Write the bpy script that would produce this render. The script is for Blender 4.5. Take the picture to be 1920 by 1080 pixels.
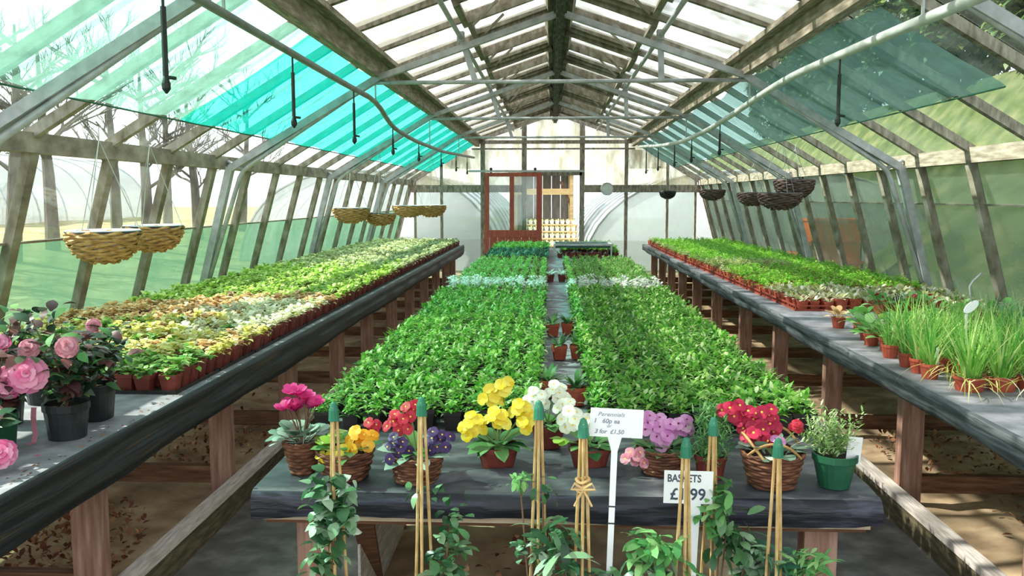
import bpy, math, random
import numpy as np
from mathutils import Vector, Matrix, Euler
for _o in list(bpy.data.objects):
    bpy.data.objects.remove(_o)
random.seed(11)
SC = bpy.context.scene
COL = SC.collection
PI = math.pi

# ---------------------------------------------------------------- camera, world, sun, exposure
cam_d = bpy.data.cameras.new('camera')
cam_d.sensor_width = 36.0
cam_d.lens = 30.0
cam_d.clip_end = 300
cam = bpy.data.objects.new('camera', cam_d)
COL.objects.link(cam)
cam.location = (-0.067, 0.0, 1.62)
cam.rotation_euler = (PI / 2 - 0.1059, 0.0, 0.0459)
SC.camera = cam

W = bpy.data.worlds.new('world')
SC.world = W
W.use_nodes = True
wn = W.node_tree
wn.nodes.clear()
_tc = wn.nodes.new('ShaderNodeTexCoord')
_sp = wn.nodes.new('ShaderNodeSeparateXYZ')
_rp = wn.nodes.new('ShaderNodeValToRGB')
_bg = wn.nodes.new('ShaderNodeBackground')
_ou = wn.nodes.new('ShaderNodeOutputWorld')
_rp.color_ramp.elements[0].color = (0.93, 0.96, 1.0, 1)
_rp.color_ramp.elements[1].color = (0.80, 0.90, 1.0, 1)
wn.links.new(_tc.outputs['Generated'], _sp.inputs[0])
wn.links.new(_sp.outputs['Z'], _rp.inputs[0])
wn.links.new(_rp.outputs[0], _bg.inputs[0])
wn.links.new(_bg.outputs[0], _ou.inputs[0])
_bg.inputs[1].default_value = 1.7

sun_d = bpy.data.lights.new('sun', 'SUN')
sun_d.energy = 9.0
sun_d.angle = math.radians(0.8)
sun_d.color = (1.0, 0.95, 0.86)
sun = bpy.data.objects.new('sun', sun_d)
COL.objects.link(sun)
sun.location = (-12, 6, 14)
sun.rotation_euler = Vector((0.8, -0.13, -0.80)).to_track_quat('-Z', 'Y').to_euler()

SC.view_settings.view_transform = 'Standard'
SC.view_settings.look = 'None'
SC.view_settings.gamma = 1.0
SC.view_settings.use_curve_mapping = False
SC.view_settings.exposure = 0.8
SC.cycles.transparent_max_bounces = 24
SC.cycles.max_bounces = 8
SC.cycles.caustics_reflective = False
SC.cycles.caustics_refractive = False

# ---------------------------------------------------------------- materials
def lin(c):
    if isinstance(c, str):
        c = c.lstrip('#')
        c = [int(c[i:i + 2], 16) / 255 for i in (0, 2, 4)]
    return tuple((x / 12.92 if x <= 0.04045 else ((x + 0.055) / 1.055) ** 2.4) for x in c) + (1.0,)

def new_mat(name):
    m = bpy.data.materials.new(name)
    m.use_nodes = True
    nt = m.node_tree
    nt.nodes.clear()
    out = nt.nodes.new('ShaderNodeOutputMaterial')
    return m, nt, out

def ramp(nt, fac, stops):
    r = nt.nodes.new('ShaderNodeValToRGB')
    els = r.color_ramp.elements
    while len(els) < len(stops):
        els.new(0.5)
    for e, (p, c) in zip(els, stops):
        e.position = p
        e.color = lin(c)
    nt.links.new(fac, r.inputs[0])
    return r.outputs[0]

def noise(nt, scale, stretch=(1, 1, 1), detail=3, coord='Object'):
    tc = nt.nodes.new('ShaderNodeTexCoord')
    mp = nt.nodes.new('ShaderNodeMapping')
    mp.inputs['Scale'].default_value = stretch
    n = nt.nodes.new('ShaderNodeTexNoise')
    n.inputs['Scale'].default_value = scale
    n.inputs['Detail'].default_value = detail
    if coord == 'World':
        g = nt.nodes.new('ShaderNodeNewGeometry')
        nt.links.new(g.outputs['Position'], mp.inputs[0])
    else:
        nt.links.new(tc.outputs[coord], mp.inputs[0])
    nt.links.new(mp.outputs[0], n.inputs[0])
    return n.outputs[0]

def surf(name, stops, scale=6, stretch=(1, 1, 1), rough=0.7, metal=0.0, bump=0.0, coord='World', detail=4, spec=0.3):
    m, nt, out = new_mat(name)
    p = nt.nodes.new('ShaderNodeBsdfPrincipled')
    f = noise(nt, scale, stretch, detail, coord)
    c = ramp(nt, f, stops)
    nt.links.new(c, p.inputs['Base Color'])
    p.inputs['Roughness'].default_value = rough
    p.inputs['Metallic'].default_value = metal
    p.inputs['Specular IOR Level'].default_value = spec
    if bump:
        b = nt.nodes.new('ShaderNodeBump')
        b.inputs['Strength'].default_value = bump
        b.inputs['Distance'].default_value = 0.01
        nt.links.new(f, b.inputs['Height'])
        nt.links.new(b.outputs[0], p.inputs['Normal'])
    nt.links.new(p.outputs[0], out.inputs[0])
    return m

def leafmat(name, stops, trans=0.35, rough=0.45):
    """Every leaf (mesh island) takes its own tint from the ramp; some light passes through."""
    m, nt, out = new_mat(name)
    g = nt.nodes.new('ShaderNodeNewGeometry')
    oi = nt.nodes.new('ShaderNodeObjectInfo')
    a = nt.nodes.new('ShaderNodeMath'); a.operation = 'ADD'
    fr = nt.nodes.new('ShaderNodeMath'); fr.operation = 'FRACT'
    nt.links.new(g.outputs['Random Per Island'], a.inputs[0])
    nt.links.new(oi.outputs['Random'], a.inputs[1])
    nt.links.new(a.outputs[0], fr.inputs[0])
    c = ramp(nt, fr.outputs[0], stops)
    p = nt.nodes.new('ShaderNodeBsdfPrincipled')
    p.inputs['Roughness'].default_value = rough
    p.inputs['Specular IOR Level'].default_value = 0.35
    nt.links.new(c, p.inputs['Base Color'])
    t = nt.nodes.new('ShaderNodeBsdfTranslucent')
    nt.links.new(c, t.inputs[0])
    mx = nt.nodes.new('ShaderNodeMixShader')
    mx.inputs[0].default_value = trans
    nt.links.new(p.outputs[0], mx.inputs[1])
    nt.links.new(t.outputs[0], mx.inputs[2])
    nt.links.new(mx.outputs[0], out.inputs[0])
    return m

def glass(name, tint, dirt_col, lo, hi, scale=3.0, stretch=(1, 1, 1), gloss=0.05):
    """Horticultural pane: see-through, faintly reflective, with a film of grime or algae between lo and hi cover."""
    m, nt, out = new_mat(name)
    tr = nt.nodes.new('ShaderNodeBsdfTransparent')
    tr.inputs[0].default_value = lin(tint)
    gl = nt.nodes.new('ShaderNodeBsdfGlossy')
    gl.inputs['Roughness'].default_value = 0.05
    m1 = nt.nodes.new('ShaderNodeMixShader')
    m1.inputs[0].default_value = gloss
    nt.links.new(tr.outputs[0], m1.inputs[1]); nt.links.new(gl.outputs[0], m1.inputs[2])
    df = nt.nodes.new('ShaderNodeBsdfDiffuse'); df.inputs[0].default_value = lin(dirt_col)
    tl = nt.nodes.new('ShaderNodeBsdfTranslucent'); tl.inputs[0].default_value = lin(dirt_col)
    m2 = nt.nodes.new('ShaderNodeMixShader'); m2.inputs[0].default_value = 0.6
    nt.links.new(df.outputs[0], m2.inputs[1]); nt.links.new(tl.outputs[0], m2.inputs[2])
    f = noise(nt, scale, stretch, 6, 'World')
    mr = nt.nodes.new('ShaderNodeMapRange')
    mr.inputs[1].default_value = 0.35; mr.inputs[2].default_value = 0.68
    mr.inputs[3].default_value = lo; mr.inputs[4].default_value = hi
    nt.links.new(f, mr.inputs[0])
    m3 = nt.nodes.new('ShaderNodeMixShader')
    nt.links.new(mr.outputs[0], m3.inputs[0])
    nt.links.new(m1.outputs[0], m3.inputs[1]); nt.links.new(m2.outputs[0], m3.inputs[2])
    nt.links.new(m3.outputs[0], out.inputs[0])
    return m

def cloth(name, see, see_col, col, trans_share=0.6):
    """Woven shade net: light passes through the holes, the threads scatter and transmit their own colour."""
    m, nt, out = new_mat(name)
    tr = nt.nodes.new('ShaderNodeBsdfTransparent'); tr.inputs[0].default_value = lin(see_col)
    df = nt.nodes.new('ShaderNodeBsdfDiffuse'); df.inputs[0].default_value = lin(col)
    tl = nt.nodes.new('ShaderNodeBsdfTranslucent'); tl.inputs[0].default_value = lin(col)
    m2 = nt.nodes.new('ShaderNodeMixShader'); m2.inputs[0].default_value = trans_share
    nt.links.new(df.outputs[0], m2.inputs[1]); nt.links.new(tl.outputs[0], m2.inputs[2])
    f = noise(nt, 9, (1, 1, 1), 5, 'World')
    mr = nt.nodes.new('ShaderNodeMapRange')
    mr.inputs[1].default_value = 0.3; mr.inputs[2].default_value = 0.7
    mr.inputs[3].default_value = 1 - see - 0.08; mr.inputs[4].default_value = 1 - see + 0.08
    nt.links.new(f, mr.inputs[0])
    m3 = nt.nodes.new('ShaderNodeMixShader')
    nt.links.new(mr.outputs[0], m3.inputs[0])
    nt.links.new(tr.outputs[0], m3.inputs[1]); nt.links.new(m2.outputs[0], m3.inputs[2])
    nt.links.new(m3.outputs[0], out.inputs[0])
    return m

M = {}
M['bar'] = surf('weathered_bar', [(0.25, '5d564d'), (0.5, '8d8477'), (0.75, 'b0a799')], 5, (6, 1.2, 2), 0.85)
M['bar_mossy'] = surf('mossy_timber', [(0.2, '544c43'), (0.45, '857d6c'), (0.6, '989186'), (0.8, 'b5aea4')], 4, (4, 1, 2), 0.9)
M['purlin'] = surf('purlin_timber', [(0.25, '6e6355'), (0.5, '9a8f80'), (0.75, 'c0b6a5')], 7, (8, 0.8, 5), 0.85)
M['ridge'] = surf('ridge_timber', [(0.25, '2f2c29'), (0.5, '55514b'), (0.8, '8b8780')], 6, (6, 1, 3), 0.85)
M['steel'] = surf('galvanised_steel', [(0.3, 'a2a4a8'), (0.7, 'c6c8cc')], 14, (1, 1, 1), 0.5, 0.15)
M['pipe_white'] = surf('pale_pipe', [(0.3, 'c3cbca'), (0.7, 'e3eae8')], 8, (1, 1, 1), 0.45)
M['pipe_grey'] = surf('grey_pipe', [(0.3, '7c8385'), (0.7, '9aa3a5')], 8, (1, 1, 1), 0.5)
M['black'] = surf('black_fitting', [(0.3, '1f2624'), (0.7, '313a38')], 20, (1, 1, 1), 0.5)
M['leg'] = surf('stained_leg_timber', [(0.25, '755548'), (0.5, '977364'), (0.75, 'b59485')], 5, (9, 9, 1.0), 0.8, bump=0.2)
M['rail'] = surf('rail_timber', [(0.25, '4c3224'), (0.5, '6b4a37'), (0.75, '876752')], 6, (1, 8, 8), 0.85)
M['kerb'] = surf('grey_kerb_timber', [(0.25, 'a0958f'), (0.5, 'c2b9b3'), (0.75, 'ddd6d0')], 9, (10, 1, 6), 0.9, bump=0.3)
M['kerb_shaded'] = surf('shaded_mossy_timber', [(0.25, '3f3a2d'), (0.5, '57513d'), (0.75, '756c55')], 8, (6, 1, 6), 0.95, bump=0.3)  # shade on the kerb side put into the colour, with damp moss green
M['edge'] = surf('pale_edge_timber', [(0.25, '9a8770'), (0.75, 'cbb9a0')], 6, (1, 8, 8), 0.85)
M['sheet'] = surf('bench_sheet', [(0.3, '6d6d70'), (0.5, '83828a'), (0.7, '9c9aa2')], 10, (1, 1, 1), 0.65, bump=0.2)
M['fascia_dark'] = surf('black_fascia_sheet', [(0.25, '0c0d0f'), (0.42, '17191b'), (0.52, '2d3439'), (0.6, '1a1d20'), (0.7, '4a4034'), (0.8, '1f2326')], 3.0, (3, 0.35, 14), 0.5, bump=0.3)
M['fascia_grey'] = surf('grey_fascia', [(0.25, '2f3335'), (0.45, '4a5053'), (0.55, '666d70'), (0.65, '3b4043'), (0.8, '7f8788')], 4, (3, 0.7, 11), 0.6, bump=0.3)
M['table_shaded'] = surf('shaded_black_polythene', [(0.25, '131318'), (0.5, '22222a'), (0.62, '3a3b49'), (0.7, '1c1c23'), (0.85, '4c4d58')], 5, (1.0, 2.5, 7), 0.38, bump=0.9)  # hanging flaps: same plastic as the top, their shade painted into the colour
M['table_lit_dusty'] = surf('lit_dusty_polythene', [(0.25, '2c2c31'), (0.5, '45454b'), (0.75, '6f6d70')], 6, (1.2, 2.5, 4), 0.5, bump=0.5)  # top of the cover: dust, plus a lighter tone for the light on it
M['mat'] = surf('ground_cover_fabric', [(0.3, '4c4a49'), (0.5, '625f5d'), (0.7, '7b7875')], 7, (1, 1, 1), 0.9, bump=0.2)
M['soil'] = surf('dry_soil', [(0.25, '7d6852'), (0.5, 'b0987a'), (0.75, 'd2bb9a')], 5, (1, 1, 1), 1.0, bump=0.5, detail=8)
M['soil_dark'] = surf('pot_compost', [(0.3, '2a211b'), (0.7, '43362c')], 30, (1, 1, 1), 1.0)
M['dead_leaf'] = leafmat('dead_leaf', [(0.0, '5d3325'), (0.4, '84503a'), (0.7, 'a36f4f'), (1.0, 'c69a72')], 0.1, 0.8)
M['pot_dark'] = surf('dark_red_pot', [(0.3, '5f2a26'), (0.7, '823c34')], 12, (1, 1, 1), 0.55)
M['pot_red'] = surf('brick_red_pot', [(0.3, '95402e'), (0.7, 'b65c46')], 12, (1, 1, 1), 0.55)
M['pot_black'] = surf('black_pot', [(0.3, '1d2022'), (0.7, '303437')], 12, (1, 1, 1), 0.4)
M['pot_green'] = surf('green_pot', [(0.3, '1c4a35'), (0.7, '2a6147')], 12, (1, 1, 1), 0.4)
M['tray_black'] = surf('black_tray', [(0.3, '1f1d1d'), (0.7, '373232')], 12, (1, 1, 1), 0.5)
M['tray_red'] = surf('red_tray', [(0.3, '8e3d30'), (0.7, 'ac5644')], 12, (1, 1, 1), 0.5)
M['wicker_nat'] = surf('natural_wicker', [(0.3, '8d6a3f'), (0.5, 'b48d58'), (0.75, 'd6b27c')], 22, (1, 1, 3), 0.7)
M['wicker_brown'] = surf('brown_wicker', [(0.3, '46291e'), (0.5, '684130'), (0.75, '8f6248')], 22, (1, 1, 3), 0.7)
M['wicker_dark'] = surf('dark_wicker', [(0.3, '453736'), (0.5, '63504d'), (0.75, '8b7672')], 22, (1, 1, 3), 0.75)
M['liner_white'] = surf('white_liner', [(0.3, 'dcdcdc'), (0.7, 'f3f3f2')], 10, (1, 1, 1), 0.5)
M['liner_black'] = surf('black_liner', [(0.3, '2b2b33'), (0.7, '44444e')], 10, (1, 1, 1), 0.45)
M['wire'] = surf('thin_wire', [(0.3, '9aa09c'), (0.7, 'c5cbc6')], 10, (1, 1, 1), 0.4, 0.4)
M['cane'] = surf('bamboo', [(0.25, 'b08a56'), (0.5, 'c8a46e'), (0.75, 'e0c28f')], 8, (4, 4, 3), 0.6)
M['cap'] = surf('green_cap', [(0.3, '2a6e55'), (0.7, '3d866a')], 8, (1, 1, 1), 0.45)
M['raffia'] = surf('raffia', [(0.3, 'c9a06a'), (0.7, 'e2c08e')], 12, (1, 1, 1), 0.8)
M['white_plastic'] = surf('white_plastic', [(0.3, 'efeff2'), (0.7, 'f8f8fa')], 5, (1, 1, 1), 0.4)
M['ink'] = surf('blue_grey_ink', [(0.3, '7d8698'), (0.7, '8e96a6')], 40, (1, 1, 1), 0.7)
M['ink_dark'] = surf('dark_marker_ink', [(0.3, '3e4652'), (0.7, '4c5563')], 40, (1, 1, 1), 0.7)
M['door_red'] = surf('red_brown_door', [(0.3, '97483c'), (0.7, 'b3604f')], 5, (6, 6, 1), 0.6)
M['green_net'] = surf('dark_green_net', [(0.3, '2f5a4a'), (0.7, '47715f')], 20, (1, 1, 1), 0.8)
M['glass_wall'] = glass('clear_wall_glass', 'eef4f0', 'c9cdc2', 0.0, 0.07, 2.2)
M['glass_film_l'] = glass('algae_film_glass_left', 'cfe3d6', '6c8f78', 0.26, 0.60, 2.4)
M['glass_film_r'] = glass('algae_film_glass_right', 'cdd6cd', '8b9a8d', 0.26, 0.52, 1.8)
M['glass_roof'] = glass('lower_roof_glass', 'ecf2ee', 'bfc4b8', 0.0, 0.08, 2.5)
M['glass_top'] = glass('mottled_roof_glass', 'eef0ee', 'a09e92', 0.16, 0.62, 4.5, (1, 1, 1))
M['glass_end'] = glass('grimy_end_glass', 'eff0e8', 'cfc6a8', 0.15, 0.6, 3.2, (2.2, 1, 0.7))
M['glass_door'] = glass('door_glass', 'eef5f2', 'dfe3da', 0.03, 0.2, 3)
M['cloth_mint'] = cloth('pale_mint_net', 0.66, 'cdf3e8', '9fd6c6', 0.6)
M['cloth_turq'] = cloth('turquoise_net', 0.46, '8cf0e4', '0fa295', 0.65)
M['cloth_grey'] = cloth('grey_green_net', 0.46, 'b4d0cb', '86aaa6', 0.3)
M['grass'] = surf('meadow_grass', [(0.25, '344022'), (0.5, '4a5631'), (0.75, '6a6a45')], 1.6, (1, 1, 1), 1.0, detail=8)
M['straw'] = surf('straw_field', [(0.25, '6f6645'), (0.5, '877b58'), (0.75, 'a59a78')], 1.2, (1, 1, 1), 1.0, detail=8)
M['gravel'] = surf('pale_path', [(0.3, 'b7ac9a'), (0.7, 'd6ccba')], 5, (1, 1, 1), 1.0)
def film(name, col):
    m, nt, out = new_mat(name)
    df = nt.nodes.new('ShaderNodeBsdfDiffuse'); df.inputs[0].default_value = lin(col)
    tl = nt.nodes.new('ShaderNodeBsdfTranslucent'); tl.inputs[0].default_value = lin(col)
    mx = nt.nodes.new('ShaderNodeMixShader'); mx.inputs[0].default_value = 0.55
    nt.links.new(df.outputs[0], mx.inputs[1]); nt.links.new(tl.outputs[0], mx.inputs[2])
    tr = nt.nodes.new('ShaderNodeBsdfTransparent')
    m2 = nt.nodes.new('ShaderNodeMixShader'); m2.inputs[0].default_value = 0.22
    nt.links.new(mx.outputs[0], m2.inputs[1]); nt.links.new(tr.outputs[0], m2.inputs[2])
    nt.links.new(m2.outputs[0], out.inputs[0])
    return m
M['tunnel'] = film('tunnel_film', 'd3d5da')
M['hoop'] = surf('tunnel_hoop', [(0.3, 'a9aeb4'), (0.7, 'c5c9ce')], 6, (1, 1, 1), 0.5, 0.3)
M['bark'] = surf('grey_bark', [(0.3, '46403c'), (0.7, '655d58')], 8, (1, 1, 0.4), 0.95)
M['hedge'] = leafmat('hedge_leaf', [(0, '1f3619'), (0.4, '324c23'), (0.8, '4b6430'), (1, '6d7a3d')], 0.25)
M['scrub'] = leafmat('scrub_leaf', [(0, '4f4d38'), (0.5, '6a6749'), (1, '86815f')], 0.2, 0.8)
M['timber_tan'] = surf('tan_timber', [(0.25, 'b79a66'), (0.75, 'd7bd8a')], 3, (1, 4, 6), 0.8)
M['shed_dark'] = surf('dark_shed_boards', [(0.3, '6d665c'), (0.7, '8d867b')], 4, (6, 1, 1), 0.9)
M['orange'] = surf('orange_plastic', [(0.3, 'd9541a'), (0.7, 'ea6a26')], 4, (1, 1, 1), 0.5)
M['crate_red'] = surf('red_plastic', [(0.3, 'a93a3a'), (0.7, 'c25048')], 4, (1, 1, 1), 0.5)
# leaves
M['lf_bed'] = leafmat('bedding_leaf', [(0, '33731f'), (0.3, '569e30'), (0.6, '7ab845'), (0.85, 'a8d06c'), (1, 'd9eab8')], 0.4, 0.35)
M['lf_bed2'] = leafmat('second_block_leaf', [(0, '589c44'), (0.4, '78b854'), (0.8, 'a4cf78'), (1, 'cadf94')], 0.4, 0.4)
M['lf_silver'] = leafmat('silver_leaf', [(0, 'bfcfbc'), (0.5, 'e2ebdf'), (1, 'fafcf8')], 0.3, 0.5)
M['lf_blue'] = leafmat('blue_green_leaf', [(0, '2e5f4a'), (0.5, '437a60'), (1, '62957a')], 0.3)
M['lf_far'] = leafmat('far_light_leaf', [(0, '5a9a3c'), (0.5, '7fba4e'), (1, 'a8cf74')], 0.4)
M['lf_prim'] = leafmat('primula_leaf', [(0, '3f7d2e'), (0.35, '6aa63f'), (0.7, '97c25a'), (1, 'c6d98c')], 0.35)
M['lf_yellow'] = leafmat('yellow_leaf', [(0, '9fb04a'), (0.25, 'cfcc68'), (0.55, 'e6dd88'), (0.8, 'f3eaae'), (1, 'faf5d2')], 0.35)
M['lf_cream'] = leafmat('cream_leaf', [(0, 'a9bd80'), (0.25, 'd8dab0'), (0.6, 'efecd0'), (1, 'fcf9ec')], 0.35)
M['lf_bronze'] = leafmat('bronze_leaf', [(0, 'b0a060'), (0.35, 'd9b078'), (0.7, 'ecc594'), (1, 'f8e6c4')], 0.35)
M['lf_lime'] = leafmat('lime_leaf', [(0, '7fae3c'), (0.4, 'a5c650'), (0.8, 'c8da78'), (1, 'e6ecb0')], 0.4)
M['lf_olive'] = leafmat('olive_leaf', [(0, '98ab6c'), (0.4, 'bac48c'), (0.8, 'd4d8aa'), (1, 'ecebcf')], 0.35)
M['lf_rgreen'] = leafmat('bright_seedling_leaf', [(0, '62b52c'), (0.4, '8cd03c'), (0.8, 'b0e25a'), (1, 'd8f09a')], 0.45)
M['lf_rpale'] = leafmat('pale_seedling_leaf', [(0, '8ea555'), (0.5, 'b4c878'), (1, 'dde4b4')], 0.4)
M['lf_rwhite'] = leafmat('white_tipped_leaf', [(0, '8b9650'), (0.35, 'b2ba78'), (0.7, 'dcd9b4'), (1, 'fbf8f2')], 0.3)
M['lf_dark'] = leafmat('camellia_leaf', [(0, '1d3324'), (0.4, '2f4a34'), (0.7, '4a5a44'), (1, '6f7f66')], 0.15, 0.25)
M['lf_maroon'] = leafmat('maroon_leaf', [(0, '3c2429'), (0.5, '5a3439'), (1, '7d5450')], 0.2, 0.35)
M['lf_mid'] = leafmat('mid_green_leaf', [(0, '2f6033'), (0.5, '4d8546'), (1, '83ad6a')], 0.3)
M['lf_straw'] = leafmat('fresh_round_leaf', [(0, '4d8f3f'), (0.5, '78b45c'), (1, 'b4d8a0')], 0.35)
M['lf_marble'] = leafmat('marbled_leaf', [(0, '4b6b57'), (0.5, '8ea693'), (1, 'c9d3c4')], 0.2)
M['lf_herb'] = leafmat('grey_green_herb_leaf', [(0, '6f9a50'), (0.5, '9fc077'), (1, 'd2e0b8')], 0.3)
M['lf_ivy'] = leafmat('climber_leaf', [(0, '22452c'), (0.4, '38613c'), (0.8, '5e8a58'), (1, '9dbb93')], 0.25, 0.3)
M['lf_ivyv'] = leafmat('variegated_leaf', [(0, '2f5a3a'), (0.4, '4d7d52'), (0.75, '9bbd9a'), (1, 'd3e0cf')], 0.25, 0.3)
M['lf_feather'] = leafmat('feathery_leaf', [(0, '4b8a4e'), (0.5, '6fae62'), (1, 'a6cd88')], 0.35)
M['lf_chive'] = leafmat('chive_blade', [(0, '4a9a3c'), (0.4, '7cbc50'), (0.8, 'b4d874'), (1, 'e2e7a8')], 0.4)
M['lf_chiveb'] = leafmat('blue_chive_blade', [(0, '3f7d5c'), (0.5, '6aa07c'), (1, 'a9c7a4')], 0.35)
M['stem'] = surf('green_stem', [(0.3, '5b7a3f'), (0.7, '7f9a5a')], 10, (1, 1, 1), 0.7)
M['stem_brown'] = surf('woody_stem', [(0.3, '5d4636'), (0.7, '7f6450')], 10, (1, 1, 1), 0.9)
def petal(name, a, b): return leafmat(name, [(0, a), (1, b)], 0.35, 0.5)
M['pt_magenta'] = petal('magenta_petal', 'c81f74', 'f05aa6')
M['pt_yellow'] = petal('yellow_petal', 'f0d21e', 'fbef6e')
M['pt_orange'] = petal('amber_petal', 'f0a31c', 'fcd24a')
M['pt_white'] = petal('white_petal', 'f1f1df', 'fdfdf4')
M['pt_mauve'] = petal('mauve_petal', 'cd7fc0', 'eab3dc')
M['pt_red'] = petal('red_petal', 'b81c33', 'e0485c')
M['pt_crimson'] = petal('crimson_petal', 'a5143f', 'd83a5e')
M['pt_purple'] = petal('dark_purple_petal', '3c2452', '5f4680')
M['pt_pink'] = petal('pink_petal', 'e2609c', 'fbb6d2')
M['pt_blush'] = petal('blush_petal', 'c9768c', 'eab3c0')
M['eye_yellow'] = surf('yellow_eye', [(0.3, 'e9b53a'), (0.7, 'f2d360')], 10, (1, 1, 1), 0.7)
M['eye_dark'] = surf('dark_eye', [(0.3, '6a1f4a'), (0.7, '7c2c58')], 10, (1, 1, 1), 0.7)

# ---------------------------------------------------------------- mesh builder
class MB:
    def __init__(s):
        s.v = []; s.f = []; s.mi = []
    def quad(s, a, b, c, d, mi=0):
        n = len(s.v); s.v += [tuple(a), tuple(b), tuple(c), tuple(d)]
        s.f.append((n, n + 1, n + 2, n + 3)); s.mi.append(mi)
    def hexa(s, P, mi=0):
        n = len(s.v); s.v += [tuple(p) for p in P]
        for q in ((0, 3, 2, 1), (4, 5, 6, 7), (0, 1, 5, 4), (1, 2, 6, 5), (2, 3, 7, 6), (3, 0, 4, 7)):
            s.f.append(tuple(n + i for i in q)); s.mi.append(mi)
    def box(s, x0, x1, y0, y1, z0, z1, mi=0):
        s.hexa([(x0, y0, z0), (x1, y0, z0), (x1, y1, z0), (x0, y1, z0), (x0, y0, z1), (x1, y0, z1), (x1, y1, z1), (x0, y1, z1)], mi)
    def bar(s, p, q, w, h, up=(0, 0, 1), mi=0):
        p = Vector(p); q = Vector(q); d = (q - p).normalized(); u = Vector(up)
        a = d.cross(u)
        if a.length < 1e-4: a = d.cross(Vector((1, 0, 0)))
        a.normalize(); b = a.cross(d).normalized()
        a *= w / 2; b *= h / 2
        s.hexa([p - a - b, p + a - b, q + a - b, q - a - b, p - a + b, p + a + b, q + a + b, q - a + b], mi)
    def tube(s, pts, r, n=8, mi=0, cap=True):
        pts = [Vector(p) for p in pts]
        k = len(pts); rr = r if isinstance(r, (list, tuple)) else [r] * k
        ref = None; rings = []
        for i in range(k):
            d = (pts[min(i + 1, k - 1)] - pts[max(i - 1, 0)]).normalized()
            if ref is None:
                ref = d.cross(Vector((0, 0, 1)))
                if ref.length < 1e-3: ref = d.cross(Vector((1, 0, 0)))
            a = (ref - d * ref.dot(d)).normalized(); b = d.cross(a); ref = a
            base = len(s.v)
            for j in range(n):
                t = 2 * PI * j / n
                s.v.append(tuple(pts[i] + (a * math.cos(t) + b * math.sin(t)) * rr[i]))
            rings.append(base)
        for i in range(k - 1):
            for j in range(n):
                j2 = (j + 1) % n
                s.f.append((rings[i] + j, rings[i] + j2, rings[i + 1] + j2, rings[i + 1] + j)); s.mi.append(mi)
        if cap:
            s.f.append(tuple(rings[0] + j for j in reversed(range(n)))); s.mi.append(mi)
            s.f.append(tuple(rings[-1] + j for j in range(n))); s.mi.append(mi)
    def lathe(s, prof, n=16, c=(0, 0, 0), mi=0, square=0.0, rot=0.0):
        rings = []
        for (r, z) in prof:
            base = len(s.v)
            for j in range(n):
                t = 2 * PI * j / n + rot
                k = 1.0
                if square:
                    k = 1 + square * (1 / max(abs(math.cos(t)), abs(math.sin(t))) - 1)
                s.v.append((c[0] + r * k * math.cos(t), c[1] + r * k * math.sin(t), c[2] + z))
            rings.append(base)
        for i in range(len(prof) - 1):
            for j in range(n):
                j2 = (j + 1) % n
                s.f.append((rings[i] + j, rings[i] + j2, rings[i + 1] + j2, rings[i + 1] + j)); s.mi.append(mi)
    def disk(s, r, z, n=12, c=(0, 0), mi=0, square=0.0, rot=0.0):
        base = len(s.v)
        for j in range(n):
            t = 2 * PI * j / n + rot
            k = 1 + square * (1 / max(abs(math.cos(t)), abs(math.sin(t))) - 1) if square else 1
            s.v.append((c[0] + r * k * math.cos(t), c[1] + r * k * math.sin(t), z))
        s.f.append(tuple(range(base, base + n))); s.mi.append(mi)
    def leaf(s, base, yaw, pitch, L, wd, bend=0.6, fold=0.2, mi=0, shape=(0.0, 0.75, 1.0, 0.0), roll=0.0):
        """A bent blade along yaw that starts at elevation pitch and droops by bend radians; shape gives the widths."""
        k = len(shape); p = Vector(base); el = pitch; rows = []
        side = Vector((-math.sin(yaw), math.cos(yaw), 0))
        for i in range(k):
            d = Vector((math.cos(yaw) * math.cos(el), math.sin(yaw) * math.cos(el), math.sin(el)))
            if i: p = p + d * (L / (k - 1))
            up = side.cross(d) * -1
            sd = side * math.cos(roll) + up * math.sin(roll)
            rows.append((p.copy(), sd, up, shape[i] * wd / 2))
            el -= bend / (k - 1)
        idx = []
        for (q, sd, up, w) in rows:
            if w < 1e-6:
                idx.append((len(s.v),)); s.v.append(tuple(q))
            else:
                n = len(s.v)
                s.v += [tuple(q - sd * w + up * w * fold), tuple(q + sd * w + up * w * fold)]
                idx.append((n, n + 1))
        for a, b in zip(idx[:-1], idx[1:]):
            if len(a) == 1 and len(b) == 2: s.f.append((a[0], b[1], b[0]))
            elif len(a) == 2 and len(b) == 2: s.f.append((a[0], a[1], b[1], b[0]))
            elif len(a) == 2 and len(b) == 1: s.f.append((a[0], a[1], b[0]))
            else: continue
            s.mi.append(mi)
    def mesh(s, name, mats, smooth=False):
        me = bpy.data.meshes.new(name)
        me.from_pydata(s.v, [], s.f)
        for m in (mats if isinstance(mats, (list, tuple)) else [mats]):
            me.materials.append(M[m] if isinstance(m, str) else m)
        if any(s.mi):
            me.polygons.foreach_set('material_index', s.mi)
        if smooth:
            me.polygons.foreach_set('use_smooth', [True] * len(s.f))
        me.update()
        return me

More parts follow.
